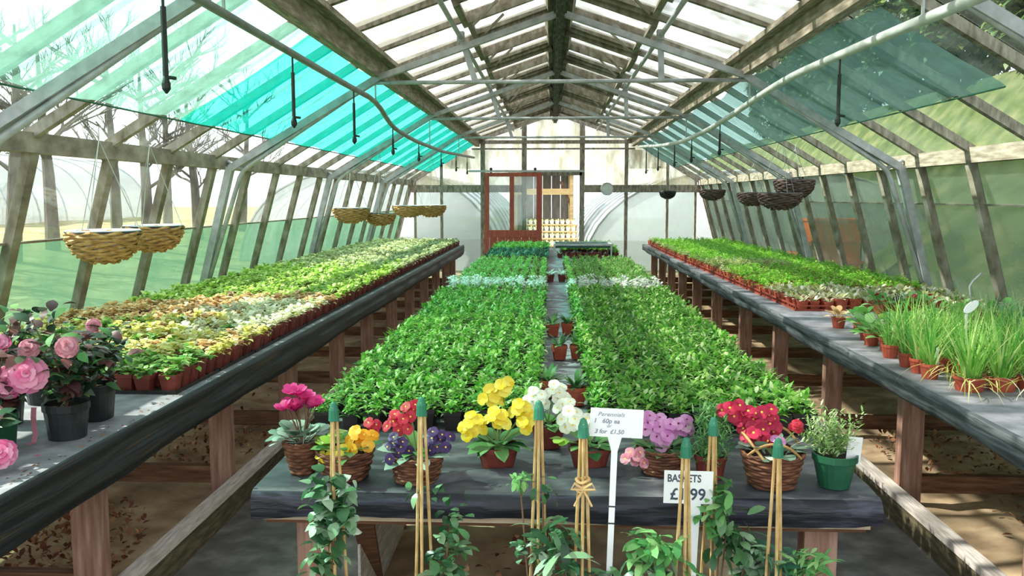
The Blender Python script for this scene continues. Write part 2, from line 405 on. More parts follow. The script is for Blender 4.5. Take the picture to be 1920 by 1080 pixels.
def link(name, data, parent=None, loc=(0, 0, 0), rz=0.0, sc=1.0):
    o = bpy.data.objects.new(name, data)
    COL.objects.link(o)
    o.location = loc
    if rz: o.rotation_euler = (0, 0, rz)
    if sc != 1.0: o.scale = (sc, sc, sc)
    if parent is not None: o.parent = parent
    return o
def part(mb, name, mats, parent, smooth=False, label=None, kind=None, loc=(0, 0, 0)):
    o = link(name, mb.mesh(name, mats, smooth), parent, loc)
    if label: o['label'] = label
    if kind: o['kind'] = kind
    return o
def thing(name, label, cat, loc=(0, 0, 0), rz=0.0, group=None, data=None):
    o = link(name, data, None, loc, rz)
    o['label'] = label; o['category'] = cat
    if group: o['group'] = group
    return o
def struct(name, data=None):
    o = link(name, data)
    o['kind'] = 'structure'
    return o
def dup(root, loc, rz=0.0, sc=1.0, label=None, group=None):
    r = root.copy(); COL.objects.link(r); r.location = loc; r.rotation_euler = (0, 0, rz); r.scale = (sc, sc, sc)
    if label: r['label'] = label
    if group: r['group'] = group
    for ch in list(root.children):
        c = ch.copy(); COL.objects.link(c); c.parent = r
        for g in list(ch.children):
            d = g.copy(); COL.objects.link(d); d.parent = c
    return r
U = random.uniform

# ---------------------------------------------------------------- the house: cross-section constants
XE, ZE = 2.95, 1.94            # eave
XP, ZP = 1.578, 2.772          # purlin where the steep lower slope meets the shallow upper slope
ZR = 3.32                      # ridge
LEAN = 0.27                    # wall leans out towards the ground
YB, YF = 17.618, -0.45         # end wall, open near end behind the camera
PITCH = 0.849
YS = [7.2 + PITCH * k for k in range(-9, 13)] # glazing bars
FR = [4.034, 7.43, 10.826, 14.222]           # steel frames
def wx(z): return XE + LEAN * (ZE - z)

# ---------------------------------------------------------------- ground outside
def ground():
    b = MB(); nx, ny = 180, 60
    def h(x, y):
        z = -0.06
        k = min(1.0, max(0.0, (y - 16.6) / 2.5)); e = 4.9 + 4.1 * k
        if x > e: z += min(1.0, (x - e) / (7.0 - 3.2 * k)) * 5.2
        if x < -4.5: z += min(1.0, (-x - 4.5) / 12.0) * 0.9
        z += 0.05 * math.sin(x * 1.7) * math.sin(y * 1.3)
        return z
    xs = np.linspace(-45, 45, nx); ys = np.linspace(-12, 70, ny)
    for y in ys:
        for x in xs:
            b.v.append((x, y, h(x, y)))
    for j in range(ny - 1):
        for i in range(nx - 1):
            b.f.append((j * nx + i, j * nx + i + 1, (j + 1) * nx + i + 1, (j + 1) * nx + i)); b.mi.append(1 if xs[i] < -6.2 else 0)
    g = struct('ground', b.mesh('ground', ['grass', 'straw'], True))
    return h
gh = ground()

# ---------------------------------------------------------------- floor
fl = MB(); fl.box(-1.72, 1.72, -1.2, YB, -0.04, 0.0)
floor = struct('floor', fl.mesh('floor', 'mat'))
def soil_bed(x0, x1, y0, y1, z0, label):
    b = MB(); nx, ny = 14, int((y1 - y0) / 0.12)
    rnd = random.Random(5)
    for j in range(ny + 1):
        for i in range(nx + 1):
            x = x0 + (x1 - x0) * i / nx; y = y0 + (y1 - y0) * j / ny
            e = min(1.0, min(i, nx - i) / 2)
            z = z0 + e * (0.035 * math.sin(x * 5 + 2 * math.sin(y * 1.1)) * math.sin(y * 2.3) + rnd.uniform(0, 0.025))
            b.v.append((x, y, z))
    for j in range(ny):
        for i in range(nx):
            a = j * (nx + 1) + i
            b.f.append((a, a + 1, a + nx + 2, a + nx + 1)); b.mi.append(0)
    return part(b, 'soil_bed', 'soil', floor, True, label)
soil_bed(-3.46, -1.76, -0.4, YB, 0.05, 'pale dry soil under the left bench')
soil_bed(1.76, 3.46, -0.4, YB, 0.05, 'pale dry soil under the right bench')
soil_bed(-0.78, 0.78, 2.75, 14.4, 0.03, 'brown soil under the centre table')
def fallen(name, pts, label):
    b = MB()
    for (cx, cy, r, n, z) in pts:
        for _ in range(n):
            a = U(0, 2 * PI); q = r * math.sqrt(U(0, 1))
            b.leaf((cx + q * math.cos(a), cy + q * 1.6 * math.sin(a), z + U(0, 0.05)), U(0, 6.3), U(-0.3, 0.9), U(0.02, 0.05), U(0.014, 0.03), U(-1.2, 1.5), U(0, 0.5))
    o = part(b, name, 'dead_leaf', None)
    o['kind'] = 'stuff'; o['label'] = label; o['category'] = 'leaves'
fallen('fallen_leaves', [(-2.35, 3.3, 0.5, 1100, 0.07), (-2.15, 2.7, 0.45, 600, 0.07), (-2.2, 5.3, 0.4, 420, 0.07), (-2.6, 6.8, 0.5, 90, 0.07)], 'drift of brown dead leaves on the soil under the left bench')
fallen('fallen_leaves', [(2.3, 5.1, 0.38, 330, 0.07), (2.5, 3.7, 0.5, 240, 0.07), (2.4, 6.8, 0.5, 60, 0.07)], 'scattered reddish dead leaves on the soil under the right bench')
fallen('fallen_leaves', [(-0.15, 3.3, 0.3, 90, 0.05)], 'few dead leaves on the soil under the centre table')

# ---------------------------------------------------------------- walls, left and right
def side_wall(s, name, split, gl_up, gl_low):
    w = struct(name)
    b = MB(); b.bar((s * (XE + 0.01), YF, ZE - 0.02), (s * (XE + 0.01), YB, ZE - 0.02), 0.10, 0.11)
    part(b, 'eave_beam', 'purlin' if s > 0 else 'bar', w)
    b = MB(); b.bar((s * wx(0.12), YF, 0.1), (s * wx(0.12), YB, 0.1), 0.05, 0.22)
    part(b, 'base_board', 'bar', w)
    b = MB(); b.bar((s * (wx(split) + 0.0), YF, split), (s * (wx(split) + 0.0), YB, split), 0.018, 0.014)
    part(b, 'pane_lap', 'bar', w)
    bm = MB(); bm.bar((s * wx(0.2), 0, 0.2), (s * (XE - 0.005), 0, ZE - 0.06), 0.055, 0.075, (0, 1, 0))
    me = bm.mesh('glazing_bar', 'bar_mossy')
    for y in YS: link('glazing_bar', me, w, (0, y, 0))
    def pane(z0, z1, mat, off):
        p = MB(); t = 0.004
        x0, x1 = s * (wx(z0) + off), s * (wx(z1) + off); g = 0.028
        p.hexa([(x0, g, z0), (x0 + s * t, g, z0), (x0 + s * t, PITCH - g, z0), (x0, PITCH - g, z0), (x1, g, z1), (x1 + s * t, g, z1), (x1 + s * t, PITCH - g, z1), (x1, PITCH - g, z1)])
        return p.mesh('pane', mat)
    up = pane(split, ZE - 0.07, gl_up, 0.004); lo = pane(0.78, split + 0.008, gl_low, 0.012); ft = pane(0.21, 0.788, 'glass_wall', 0.02)
    for y in YS[:-1]:
        link('pane', up, w, (0, y, 0)); link('pane', lo, w, (0, y, 0)); link('pane', ft, w, (0, y, 0))
    p = MB(); yl = YS[-1]
    for (z0, z1) in ((0.21, split), (split, ZE - 0.07)):
        p.quad((s * wx(z0), yl, z0), (s * wx(z0), YB, z0), (s * wx(z1), YB, z1), (s * wx(z1), yl, z1))
    part(p, 'pane', gl_up, w)
    return w
side_wall(-1, 'wall_left', 1.36, 'glass_wall', 'glass_film_l')
side_wall(1, 'wall_right', 1.565, 'glass_film_r', 'glass_film_r')

# ---------------------------------------------------------------- roof
roof = struct('ceiling')
for s in (-1, 1):
    b = MB()
    b.bar((s * XP, YF, ZP - 0.05), (s * XP, YB, ZP - 0.05), 0.075, 0.15)
    b.bar((s * (XP - 0.07), YF, ZP + 0.03), (s * (XP - 0.07), YB, ZP + 0.03), 0.10, 0.04)
    b.bar((s * (XP + 0.07), YF, ZP - 0.03), (s * (XP + 0.07), YB, ZP - 0.03), 0.09, 0.035)
    part(b, 'purlin', 'purlin', roof)
    nl = Vector((s * 0.5185, 0, 0.855)); nu = Vector((s * 0.328, 0, 0.945))
    lo = MB(); lo.bar((s * XE, 0, ZE + 0.02), (s * XP, 0, ZP + 0.02), 0.055, 0.06, nl)
    lm = lo.mesh('glazing_bar', 'bar_mossy' if s < 0 else 'bar')
    hi = MB(); hi.bar((s * XP, 0, ZP + 0.05), (s * 0.03, 0, ZR + 0.03), 0.055, 0.06, nu)
    hm = hi.mesh('glazing_bar', 'bar_mossy' if s > 0 else 'bar')
    for y in YS:
        link('glazing_bar', lm, roof, (0, y, 0)); link('glazing_bar', hm, roof, (0, y, 0))
    def rp(a, bq, mat, off, nrm):
        p = MB(); g = 0.028; t = nrm * 0.004
        A = Vector(a) + nrm * off; B = Vector(bq) + nrm * off
        y0 = Vector((0, g, 0)); y1 = Vector((0, PITCH - g, 0))
        p.hexa([A + y0, B + y0, B + y1, A + y1, A + y0 + t, B + y0 + t, B + y1 + t, A + y1 + t])
        return p.mesh('pane', mat)
    pl = rp((s * (XE + 0.03), 0, ZE), (s * (XP + 0.05), 0, ZP), 'glass_roof', 0.03, nl)
    xm, zm = s * 0.78, ZP + (XP - 0.78) / XP * (ZR - ZP)
    pu = rp((s * (XP - 0.06), 0, ZP + 0.03), (xm, 0, zm + 0.03), 'glass_top', 0.03, nu)
    pv = rp((xm, 0, zm + 0.05), (s * 0.05, 0, ZR + 0.02), 'glass_top', 0.03, nu)
    for y in YS[:-1]:
        link('pane', pl, roof, (0, y, 0)); link('pane', pu, roof, (0, y, 0)); link('pane', pv, roof, (0, y, 0))
    # ventilators along the ridge: timber frames under every second bay
    vf = MB(); g = 0.05
    x1 = s * 0.10; z1 = ZR - 0.035
    for yy in (g, PITCH - g): vf.bar((xm, yy, zm + 0.0), (x1, yy, z1), 0.045, 0.05, nu)
    vf.bar((xm, 0.03, zm), (xm, PITCH - 0.03, zm), 0.05, 0.09, nu)
    vf.bar((x1, 0.03, z1), (x1, PITCH - 0.03, z1), 0.05, 0.10, nu)
    vf.bar(((xm + x1) / 2 + s * 0.05, PITCH / 2, (zm + z1) / 2 - 0.03), (xm - s * 0.1, PITCH / 2, zm - 0.10), 0.02, 0.02, nu)
    vm = vf.mesh('vent_frame', 'bar_mossy')
    for k, y in enumerate(YS[:-1]):
        o = link('vent_frame', vm, roof, (0, y, 0))
        if (k + (s > 0)) % 2: o.location = (0, y, 0.07)
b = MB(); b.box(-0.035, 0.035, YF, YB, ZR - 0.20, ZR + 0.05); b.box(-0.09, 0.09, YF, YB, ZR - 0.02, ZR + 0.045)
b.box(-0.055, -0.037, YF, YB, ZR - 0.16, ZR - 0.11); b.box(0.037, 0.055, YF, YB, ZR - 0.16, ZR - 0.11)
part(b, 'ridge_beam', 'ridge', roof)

# ---------------------------------------------------------------- end wall with sliding door
wb = struct('wall_back')
def bwbar(name, p, q, w, h, mat='bar', up=(0, 1, 0)):
    b = MB(); b.bar(p, q, w, h, up); return part(b, name, mat, wb)
def roofz(x):
    x = abs(x)
    return ZE + (XE - x) / (XE - XP) * (ZP - ZE) if x > XP else ZP + (XP - x) / XP * (ZR - ZP)
posts = [(-1.476, 0.09), (-0.625, 0.10), (0.556, 0.10), (1.454, 0.07), (-2.33, 0.05), (2.29, 0.05), (2.86, 0.04), (-2.88, 0.04)]
for x, w in posts:
    bwbar('post', (x, YB, 0), (x, YB, roofz(x) - 0.02), w, 0.08)
for x0, x1 in ((-2.95, -1.476), (0.556, 2.95)):
    bwbar('cross_beam', (x0, YB - 0.02, 1.795), (x1, YB - 0.02, 1.795), 0.10, 0.15, 'bar', (0, 0, 1))
bwbar('cross_beam', (-1.476, YB + 0.03, 1.795), (-0.625, YB + 0.03, 1.795), 0.08, 0.15, 'bar', (0, 0, 1))
bwbar('upper_beam', (-XP, YB - 0.02, 2.74), (XP, YB - 0.02, 2.74), 0.07, 0.07, 'bar', (0, 0, 1))
bwbar('upper_rail', (-1.7, YB - 0.03, 2.60), (1.62, YB - 0.03, 2.60), 0.04, 0.035, 'bar', (0, 0, 1))
bwbar('lintel', (-0.625, YB, 2.10), (0.556, YB, 2.10), 0.08, 0.07, 'bar', (0, 0, 1))
for s in (-1, 1):
    bwbar('gable_rafter', (s * wx(0), YB, 0), (s * XE, YB, ZE), 0.07, 0.07)
    bwbar('gable_rafter', (s * XE, YB, ZE), (s * XP, YB, ZP), 0.07, 0.07)
    bwbar('gable_rafter', (s * XP, YB, ZP), (0, YB, ZR), 0.07, 0.07)
xs = sorted(x for x, _ in posts)
def end_pane(x0, x1, z0, top):
    b = MB(); y = YB + 0.012
    za, zb = (roofz(x0), roofz(x1)) if top is None else (top, top)
    P = [(x0, y, z0), (x1, y, z0), (x1, y + 0.004, z0), (x0, y + 0.004, z0), (x0, y, za), (x1, y, zb), (x1, y + 0.004, zb), (x0, y + 0.004, za)]
    b.hexa(P); return part(b, 'pane', 'glass_end' if z0 > 1.5 else 'glass_wall', wb)
for a, c in zip(xs[:-1], xs[1:]):
    opening = (a == -0.625)
    if not opening: end_pane(a, c, 0.05, 1.72)
    if not opening: end_pane(a, c, 1.87, 2.58)
    else: end_pane(a, c, 2.14, 2.58)
    if a >= -XP and c <= XP:
        if a == -0.625:
            end_pane(a, 0.0, 2.62, None); end_pane(0.0, c, 2.62, None)
        else: end_pane(a, c, 2.62, None)
end_pane(-2.33, -1.476, 2.2, None); end_pane(1.454, 2.29, 2.2, None)
bwbar('door_rail', (-1.75, YB - 0.10, 2.15), (0.60, YB - 0.10, 2.15), 0.03, 0.04, 'steel', (0, 0, 1))
# sliding door, pushed to the left, hung inside the wall
door = struct('door_1')
dy = YB - 0.10
def dbar(name, p, q, w, mat='door_red', up=(0, 1, 0), h=0.045):
    b = MB(); b.bar(p, q, w, h, up); return part(b, name, mat, door)
dbar('stile', (-1.385, dy, 0.03), (-1.385, dy, 2.12), 0.09)
dbar('stile', (-0.315, dy, 0.03), (-0.315, dy, 2.12), 0.11)
dbar('stile', (-0.875, dy, 0.95), (-0.875, dy, 2.05), 0.09)
b = MB(); b.box(-1.35, -0.36, dy - 0.022, dy + 0.022, 2.04, 2.12); part(b, 'top_rail', 'door_red', door)
b = MB(); b.box(-1.35, -0.36, dy - 0.022, dy + 0.022, 0.80, 0.95); part(b, 'middle_rail', 'door_red', door)
b = MB(); b.box(-1.35, -0.36, dy - 0.022, dy + 0.022, 0.03, 0.17); part(b, 'bottom_rail', 'door_red', door)
for k in range(6):
    b = MB(); x = -1.33 + k * 0.163; b.box(x, x + 0.157, dy - 0.01, dy + 0.01, 0.17, 0.80); part(b, 'panel_board', 'door_red', door)
for x0, x1 in ((-1.34, -0.92), (-0.83, -0.37)):
    b = MB(); b.box(x0, x1, dy - 0.003, dy + 0.003, 0.95, 2.04); part(b, 'pane', 'glass_door', door)
for x in (-1.30, -0.40):
    b = MB(); b.bar((x, dy, 2.1), (x, dy, 2.22), 0.04, 0.02, (0, 1, 0)); b.tube([(x, dy - 0.02, 2.19), (x, dy + 0.03, 2.19)], 0.03, 10); part(b, 'hanger', 'black', door)
t = thing('wall_dial', 'round pale grey dial fixed on the dark end wall beam', 'dial', (1.06, YB - 0.085, 1.79))
b = MB(); b.tube([(0, 0.02, 0), (0, -0.02, 0)], 0.12, 24); part(b, 'dial_face', 'pipe_white', t)
b = MB(); b.tube([(0.12 * math.cos(a), -0.022, 0.12 * math.sin(a)) for a in [2 * PI * i / 24 for i in range(25)]], 0.012, 6, cap=False); part(b, 'dial_rim', 'steel', t)

# ---------------------------------------------------------------- galvanised frames
FL = ['galvanised steel portal frame crossing nearest the camera', 'galvanised portal frame second from the camera, tie bar across the centre',
      'galvanised portal frame third from the camera', 'galvanised portal frame farthest away, nearest the end wall']
for k, y in enumerate(FR):
    t = thing('portal_frame', FL[k], 'frame', (0, y, 0))
    for s in (-1, 1):
        b = MB(); b.bar((s * (wx(0.05) - 0.09), 0, 0.05), (s * (XE - 0.07), 0, ZE - 0.06), 0.06, 0.075, (0, 1, 0)); part(b, 'post', 'steel', t)
        b = MB(); b.bar((s * (XE - 0.07), 0, ZE - 0.07), (s * (XP - 0.02), 0, ZP - 0.13), 0.06, 0.07, (0, 1, 0)); part(b, 'rafter', 'steel', t)
        b = MB(); b.bar((s * (XP - 0.02), 0, ZP - 0.13), (s * 0.04, 0, ZR - 0.16), 0.05, 0.06, (0, 1, 0)); part(b, 'rafter', 'steel', t)
        b = MB(); b.tube([(s * 3.20, 0, 0.62), (s * 2.80, 0, 1.79), (s * 2.765, 0, 1.85), (s * 2.70, 0, 1.905), (s * 1.64, 0, 2.585)], 0.021, 8); part(b, 'inner_tube', 'steel', t, True)
        b = MB(); b.tube([(s * 2.76, 0, 1.86), (s * 2.90, 0, 1.93)], 0.016, 8); part(b, 'link', 'steel', t, True)
        if k > 0:
            b = MB(); b.bar((s * 0.845, 0, 2.985), (s * 0.72 if s < 0 else s * 0.86, 0, 2.60), 0.05, 0.012, (0, 1, 0)); part(b, 'strut', 'steel', t)
    if k > 0:
        b = MB(); b.tube([(-1.66, 0, 2.60), (1.62, 0, 2.605)], 0.017, 8); part(b, 'tie_bar', 'steel', t, True)
for s, lab in ((-1, 'long thin grey pipe under the left upper roof slope'), (1, 'long thin grey pipe under the right upper roof slope')):
    b = MB(); b.tube([(0, 0, 0), (0, 14.3, 0)], 0.02, 8)
    t = thing('brace_pipe', lab, 'pipe', (s * 0.845, 3.2, 2.97)); part(b, 'pipe', 'steel', t, True)
    for y in FR:
        b = MB(); b.box(-0.03, 0.03, y - 3.2 - 0.04, y - 3.2 + 0.04, -0.03, 0.05); part(b, 'clamp', 'steel', t)

# ---------------------------------------------------------------- shade nets
def net(name, label, s, y0, y1, xt, xb, mat, ragged=0.0):
    b = MB(); ny = int((y1 - y0) / 0.14); nx = 10
    for j in range(ny + 1):
        y = y0 + (y1 - y0) * j / ny
        for i in range(nx + 1):
            u = i / nx
            top = xt + ragged * (0.5 + 0.5 * math.sin(y * 2.9)) ** 2
            x = top + (xb - top) * u
            z = roofz(x) - 0.045 - 0.03 * math.sin(PI * u) * (0.6 + 0.4 * math.cos(2 * PI * (y - 7.2) / PITCH)) - (0.02 if i == nx else 0) * (0.5 - 0.5 * math.cos(2 * PI * (y - 7.2) / PITCH))
            b.v.append((s * x, y, z))
    for j in range(ny):
        for i in range(nx):
            a = j * (nx + 1) + i
            b.f.append((a, a + 1, a + nx + 2, a + nx + 1)); b.mi.append(0)
    me = b.mesh(name, mat, True)
    o = thing(name, label, 'shade net', (0, 0, 0), data=me)
    e = MB(); e.tube([(s * xb, y0 + (y1 - y0) * j / 40, roofz(xb) - 0.062) for j in range(41)], 0.006, 5); part(e, 'hem', 'green_net', o)
    return o
net('shade_net', 'pale mint shade net under the left roof glass nearest the camera', -1, 0.6, 5.72, 1.64, 2.54, 'cloth_mint', 0.05)
net('shade_net', 'bright turquoise shade net under the left roof glass further back', -1, 5.66, YB - 0.1, 1.64, 2.54, 'cloth_turq', 0.03)
net('shade_net', 'grey green shade net under the right roof glass', 1, 4.84, YB - 0.1, 1.66, 2.39, 'cloth_grey', 0.05)

# ---------------------------------------------------------------- irrigation pipes with drop nozzles
def irrigation(s, label, pts, drops, r, mat):
    t = thing('irrigation_pipe', label, 'pipe', (0, 0, 0))
    def zat(y):
        for (a, b2) in zip(pts[:-1], pts[1:]):
            if a[1] <= y <= b2[1]:
                u = (y - a[1]) / (b2[1] - a[1]); return a[0] + (b2[0] - a[0]) * u, a[2] + (b2[2] - a[2]) * u
        return pts[-1][0], pts[-1][2]
    P = []
    for i in range(61):
        y = pts[0][1] + (pts[-1][1] - pts[0][1]) * i / 60
        xx = sum(zat(y + d)[0] for d in (-0.35, -0.15, 0, 0.15, 0.35)) / 5 if 0 < i < 60 else zat(y)[0]
        zz = sum(zat(y + d)[1] for d in (-0.35, -0.15, 0, 0.15, 0.35)) / 5 if 0 < i < 60 else zat(y)[1]
        P.append((xx, y, zz))
    b = MB(); b.tube(P, r, 10); part(b, 'pipe', mat, t, True)
    for y in drops:
        x, z = zat(y)
        b = MB(); b.tube([(x, y, z), (x, y, z - 0.13)], 0.006, 6); b.tube([(x, y, z - 0.11), (x, y, 2.10)], 0.011, 6)
        d = part(b, 'dropper', 'black', t)
        b = MB(); b.tube([(x, y, 2.10), (x, y, 2.07), (x, y, 2.05), (x, y, 2.03)], [0.008, 0.018, 0.018, 0.004], 8); b.tube([(x, y, 2.095), (x + 0.04, y, 2.09)], 0.008, 6)
        part(b, 'nozzle', 'black', d)
    for y in FR:
        x, z = zat(y)
        b = MB(); b.bar((x, y, z), (x, y, roofz(x) - 0.12), 0.012, 0.012, (0, 1, 0)); part(b, 'hanger', 'wire', t)
    return t
irrigation(-1, 'grey irrigation pipe with black drop nozzles under the turquoise net', [(-1.6, 0.6, 2.50), (-1.6, 3.8, 2.475), (-1.6, 6.3, 2.455), (-1.585, 7.5, 2.45), (-1.62, 8.3, 2.30), (-1.6, 9.6, 2.25), (-1.6, 12.1, 2.26), (-1.6, 17.0, 2.40)],
           [3.395, 5.092, 6.645, 8.392, 9.91, 11.92, 13.8, 15.6], 0.022, 'pipe_grey')
irrigation(1, 'white irrigation pipe sagging below the grey green net on the right', [(1.6, 0.6, 2.33), (1.6, 3.56, 2.40), (1.6, 4.68, 2.43), (1.6, 6.2, 2.46), (1.6, 7.1, 2.43), (1.6, 7.94, 2.385), (1.6, 9.3, 2.335), (1.6, 11.1, 2.325), (1.6, 13.2, 2.40), (1.6, 16.4, 2.57)],
           [5.138, 8.668, 10.383, 11.803, 13.6, 15.3], 0.026, 'pipe_white')

# ---------------------------------------------------------------- benches
def leg_mesh(h, w=0.11, d=0.07):
    b = MB(); b.box(-w / 2, w / 2, -d / 2, d / 2, 0, h); return b.mesh('leg', 'leg')
def bench(name, label, s, xi, y0, y1, ztop, fh, fmat, ys_legs, gap=0.0):
    t = thing(name, label, 'bench', (0, 0, 0))
    xo = 3.20
    b = MB(); b.box(min(s * xi, s * xo), max(s * xi, s * xo), y0, y1, ztop - 0.03, ztop); part(b, 'bench_top', 'sheet', t)
    # lapped sheeting over the front edge, slightly uneven along its length
    f = MB(); n = 90
    prof = [(0.0, 0.004), (0.012, 0.0), (0.016, -0.04), (0.010, -fh * 0.45), (0.018, -fh * 0.5), (0.016, -fh * 0.8), (0.004, -fh), (-0.02, -fh)]
    rr = random.Random(3)
    for j in range(n + 1):
        y = y0 + (y1 - y0) * j / n
        for i, (dx, dz) in enumerate(prof):
            wv = 0.005 * math.sin(y * 7 + i) + rr.uniform(-0.003, 0.003)
            f.v.append((s * (xi - dx - wv * (i > 1)), y, ztop + dz + (0.008 * math.sin(y * 2.1) if i > 4 else 0)))
    m = len(prof)
    for j in range(n):
        for i in range(m - 1):
            a = j * m + i
            f.f.append((a, a + 1, a + m + 1, a + m)); f.mi.append(0)
    part(f, 'front_sheeting', fmat, t, True)
    b = MB(); b.box(min(s * (xi + 0.02), s * (xi + 0.07)), max(s * (xi + 0.02), s * (xi + 0.07)), y0 + 0.01, y1 - 0.01, ztop - fh + 0.005, ztop - 0.03); part(b, 'front_rail', 'rail', t)
    lm = leg_mesh(ztop - fh + 0.03 if fh > 0.12 else ztop - 0.03)
    lx = xi + 0.135 + 0.055
    for y in ys_legs:
        link('leg', lm, t, (s * lx, y, 0.0)); link('leg', lm, t, (s * (xo - 0.12), y, 0.0))
        b = MB(); b.box(min(s * (lx + 0.055), s * (xo - 0.175)), max(s * (lx + 0.055), s * (xo - 0.175)), y - 0.025, y + 0.025, 0.11, 0.20); part(b, 'cross_rail', 'rail', t)
        b = MB(); b.box(min(s * (lx - 0.055), s * (xo - 0.06)), max(s * (lx - 0.055), s * (xo - 0.06)), y + 0.036, y + 0.075, ztop - fh - 0.02, ztop - 0.032); part(b, 'top_bearer', 'rail', t)
    return t
ZB = 0.78
bench('potting_bench', 'long bench along the left wall with dark sheeted edge', -1, 1.62, 0.9, 15.05, ZB, 0.165, 'fascia_dark', [1.9, 3.05, 4.35, 5.5, 6.8, 7.95, 9.2, 10.4, 11.6, 12.8, 14.0, 14.95])
bench('potting_bench', 'long bench along the right wall with grey weathered edge', 1, 1.585, 0.9, 15.45, ZB, 0.105, 'fascia_grey', [1.9, 3.15, 4.36, 5.58, 6.86, 8.1, 9.5, 10.8, 12.0, 13.1, 14.2, 15.3])
def kerb(s, xk, label):
    t = thing('kerb', label, 'kerb', (s * xk, 0, 0))
    y = -0.3; k = 0
    while y < 15:
        L = 3.0
        b = MB(); b.box(-0.035, 0.035, y + 0.004, y + L - 0.004, 0.122, 0.15 + (0.004 if k % 2 else 0)); part(b, 'top_board', 'kerb', t)
        b = MB(); b.box(-0.028, 0.028, y + 0.004, y + L - 0.004, 0.0, 0.122); part(b, 'side_board', 'kerb_shaded', t)
        y += L; k += 1
kerb(-1, 1.712, 'weathered grey timber kerb along the left aisle'); kerb(1, 1.68, 'weathered grey timber kerb along the right aisle')

# centre table
ZT = 0.75
ct = thing('display_table', 'long centre table covered in black polythene', 'table', (0, 0, 0))
b = MB(); b.box(-0.943, 0.877, 2.45, 14.7, ZT - 0.025, ZT - 0.002); part(b, 'table_top', 'sheet', ct)
f = MB()   # polythene draped over the front: creased top strip and hanging flap
nx = 70; rr = random.Random(8)
prof = [(0.75, 0.002), (0.4, 0.003), (0.2, 0.003), (0.1, 0.004), (0.04, 0.004), (0.0, 0.0), (-0.012, -0.012), (-0.014, -0.035), (-0.012, -0.058), (-0.008, -0.075)]
for i in range(nx + 1):
    x = -0.955 + 1.844 * i / nx
    for k, (dy_, dz) in enumerate(prof):
        cr = 0.004 * abs(math.sin(x * 9 + k * 0.8 + math.sin(x * 23))) + rr.uniform(0, 0.0015)
        if k < 5: f.v.append((x, 2.43 + dy_, ZT + dz + (cr if k < 4 else 0)))
        else: f.v.append((x, 2.43 + dy_ - (cr * 2.0 if k > 6 else 0), ZT + dz - (0.006 * math.sin(x * 4.0) + 0.004 * math.sin(x * 11) if k == 9 else 0)))
m = len(prof)
for i in range(nx):
    for k in range(m - 1):
        a = i * m + k
        f.f.append((a, a + 1, a + m + 1, a + m)); f.mi.append(0 if k < 5 else 1)  # lit top first, then the flap with shade in its colour
part(f, 'polythene_cover', ['table_lit_dusty', 'table_shaded'], ct, True)
f = MB()   # a loose fold of the cover lying across the top
for i in range(31):
    u = i / 30; x = -0.45 + 0.62 * u; y = 2.50 + 0.16 * u + 0.03 * math.sin(u * 5)
    for (a, z) in ((-0.03, 0.004), (-0.012, 0.02 + 0.008 * math.sin(u * 9)), (0.01, 0.026), (0.035, 0.005)):
        f.v.append((x, y + a, ZT + z))
for i in range(30):
    for k in range(3):
        a = i * 4 + k; f.f.append((a, a + 1, a + 5, a + 4)); f.mi.append(0)
part(f, 'cover_fold', 'table_lit_dusty', ct, True)
for s in (-1, 1):
    f = MB(); x = -0.943 if s < 0 else 0.877
    f.box(min(x, x + s * 0.014), max(x, x + s * 0.014), 2.44, 14.7, ZT - 0.075, ZT + 0.002); part(f, 'side_flap', 'table_shaded', ct)
b = MB(); b.box(-0.93, 0.865, 2.44, 2.475, ZT - 0.092, ZT - 0.076); part(b, 'front_board', 'edge', ct)
b = MB(); b.box(-0.93, 0.865, 2.475, 2.52, ZT - 0.115, ZT - 0.026); part(b, 'front_rail', 'rail', ct)
lm = leg_mesh(ZT - 0.026, 0.10, 0.07)
for y in [2.6, 3.95, 5.3, 6.6, 7.9, 9.2, 10.5, 11.8, 13.1, 14.4]:
    for x in (-0.815, 0.765): link('leg', lm, ct, (x, y, 0))
    b = MB(); b.box(-0.76, 0.71, y - 0.02, y + 0.02, ZT - 0.115, ZT - 0.026); part(b, 'top_bearer', 'rail', ct)
for (p, q) in (((-0.70, 2.72, 0.63), (-0.79, 3.35, 0.05)),):
    b = MB(); b.bar(p, q, 0.07, 0.03); part(b, 'brace', 'rail', ct)
b = MB(); b.box(-0.775, -0.765, 3.0, 3.9, 0.03, 0.60); part(b, 'side_board', 'kerb', ct)
for k in range(3):
    b = MB(); b.box(-0.62 + 0.47 * k, -0.19 + 0.47 * k, 3.93, 3.95, 0.22, 0.62); part(b, 'back_board', 'edge' if k == 1 else 'leg', ct)

# ---------------------------------------------------------------- small pots and mass-grown plants
def pot_mesh(name, mat, rt, rb, h, n=10, square=0.0, fill=True):
    b = MB()
    b.lathe([(rb, 0.0), (rt * 0.97, h * 0.8), (rt * 1.03, h * 0.8), (rt * 1.03, h), (rt * 0.93, h), (rt * 0.9, h * 0.86)], n, square=square)
    b.disk(rb, 0.0, n, square=square)
    if fill: b.disk(rt * 0.9, h * 0.87, n, mi=1, square=square)
    return b.mesh(name, [mat, 'soil_dark'])
def tuft(mat, n, L, wd, pitch, bend, z0=0.065, spread=0.012, shape=(0.15, 0.8, 1.0, 0.0), fold=0.2, extra=None, seed=0, smooth=False):
    r = random.Random(seed); b = MB()
    for i in range(n):
        yaw = i * 2.4 + r.uniform(-0.4, 0.4)
        b.leaf((spread * math.cos(yaw), spread * math.sin(yaw), z0), yaw, r.uniform(*pitch), L * r.uniform(0.75, 1.2), wd * r.uniform(0.8, 1.15), r.uniform(*bend), fold, 0, shape)
    if extra: extra(b, r)
    return b.mesh('foliage', [mat] if not extra else [mat, extra.mat], smooth)
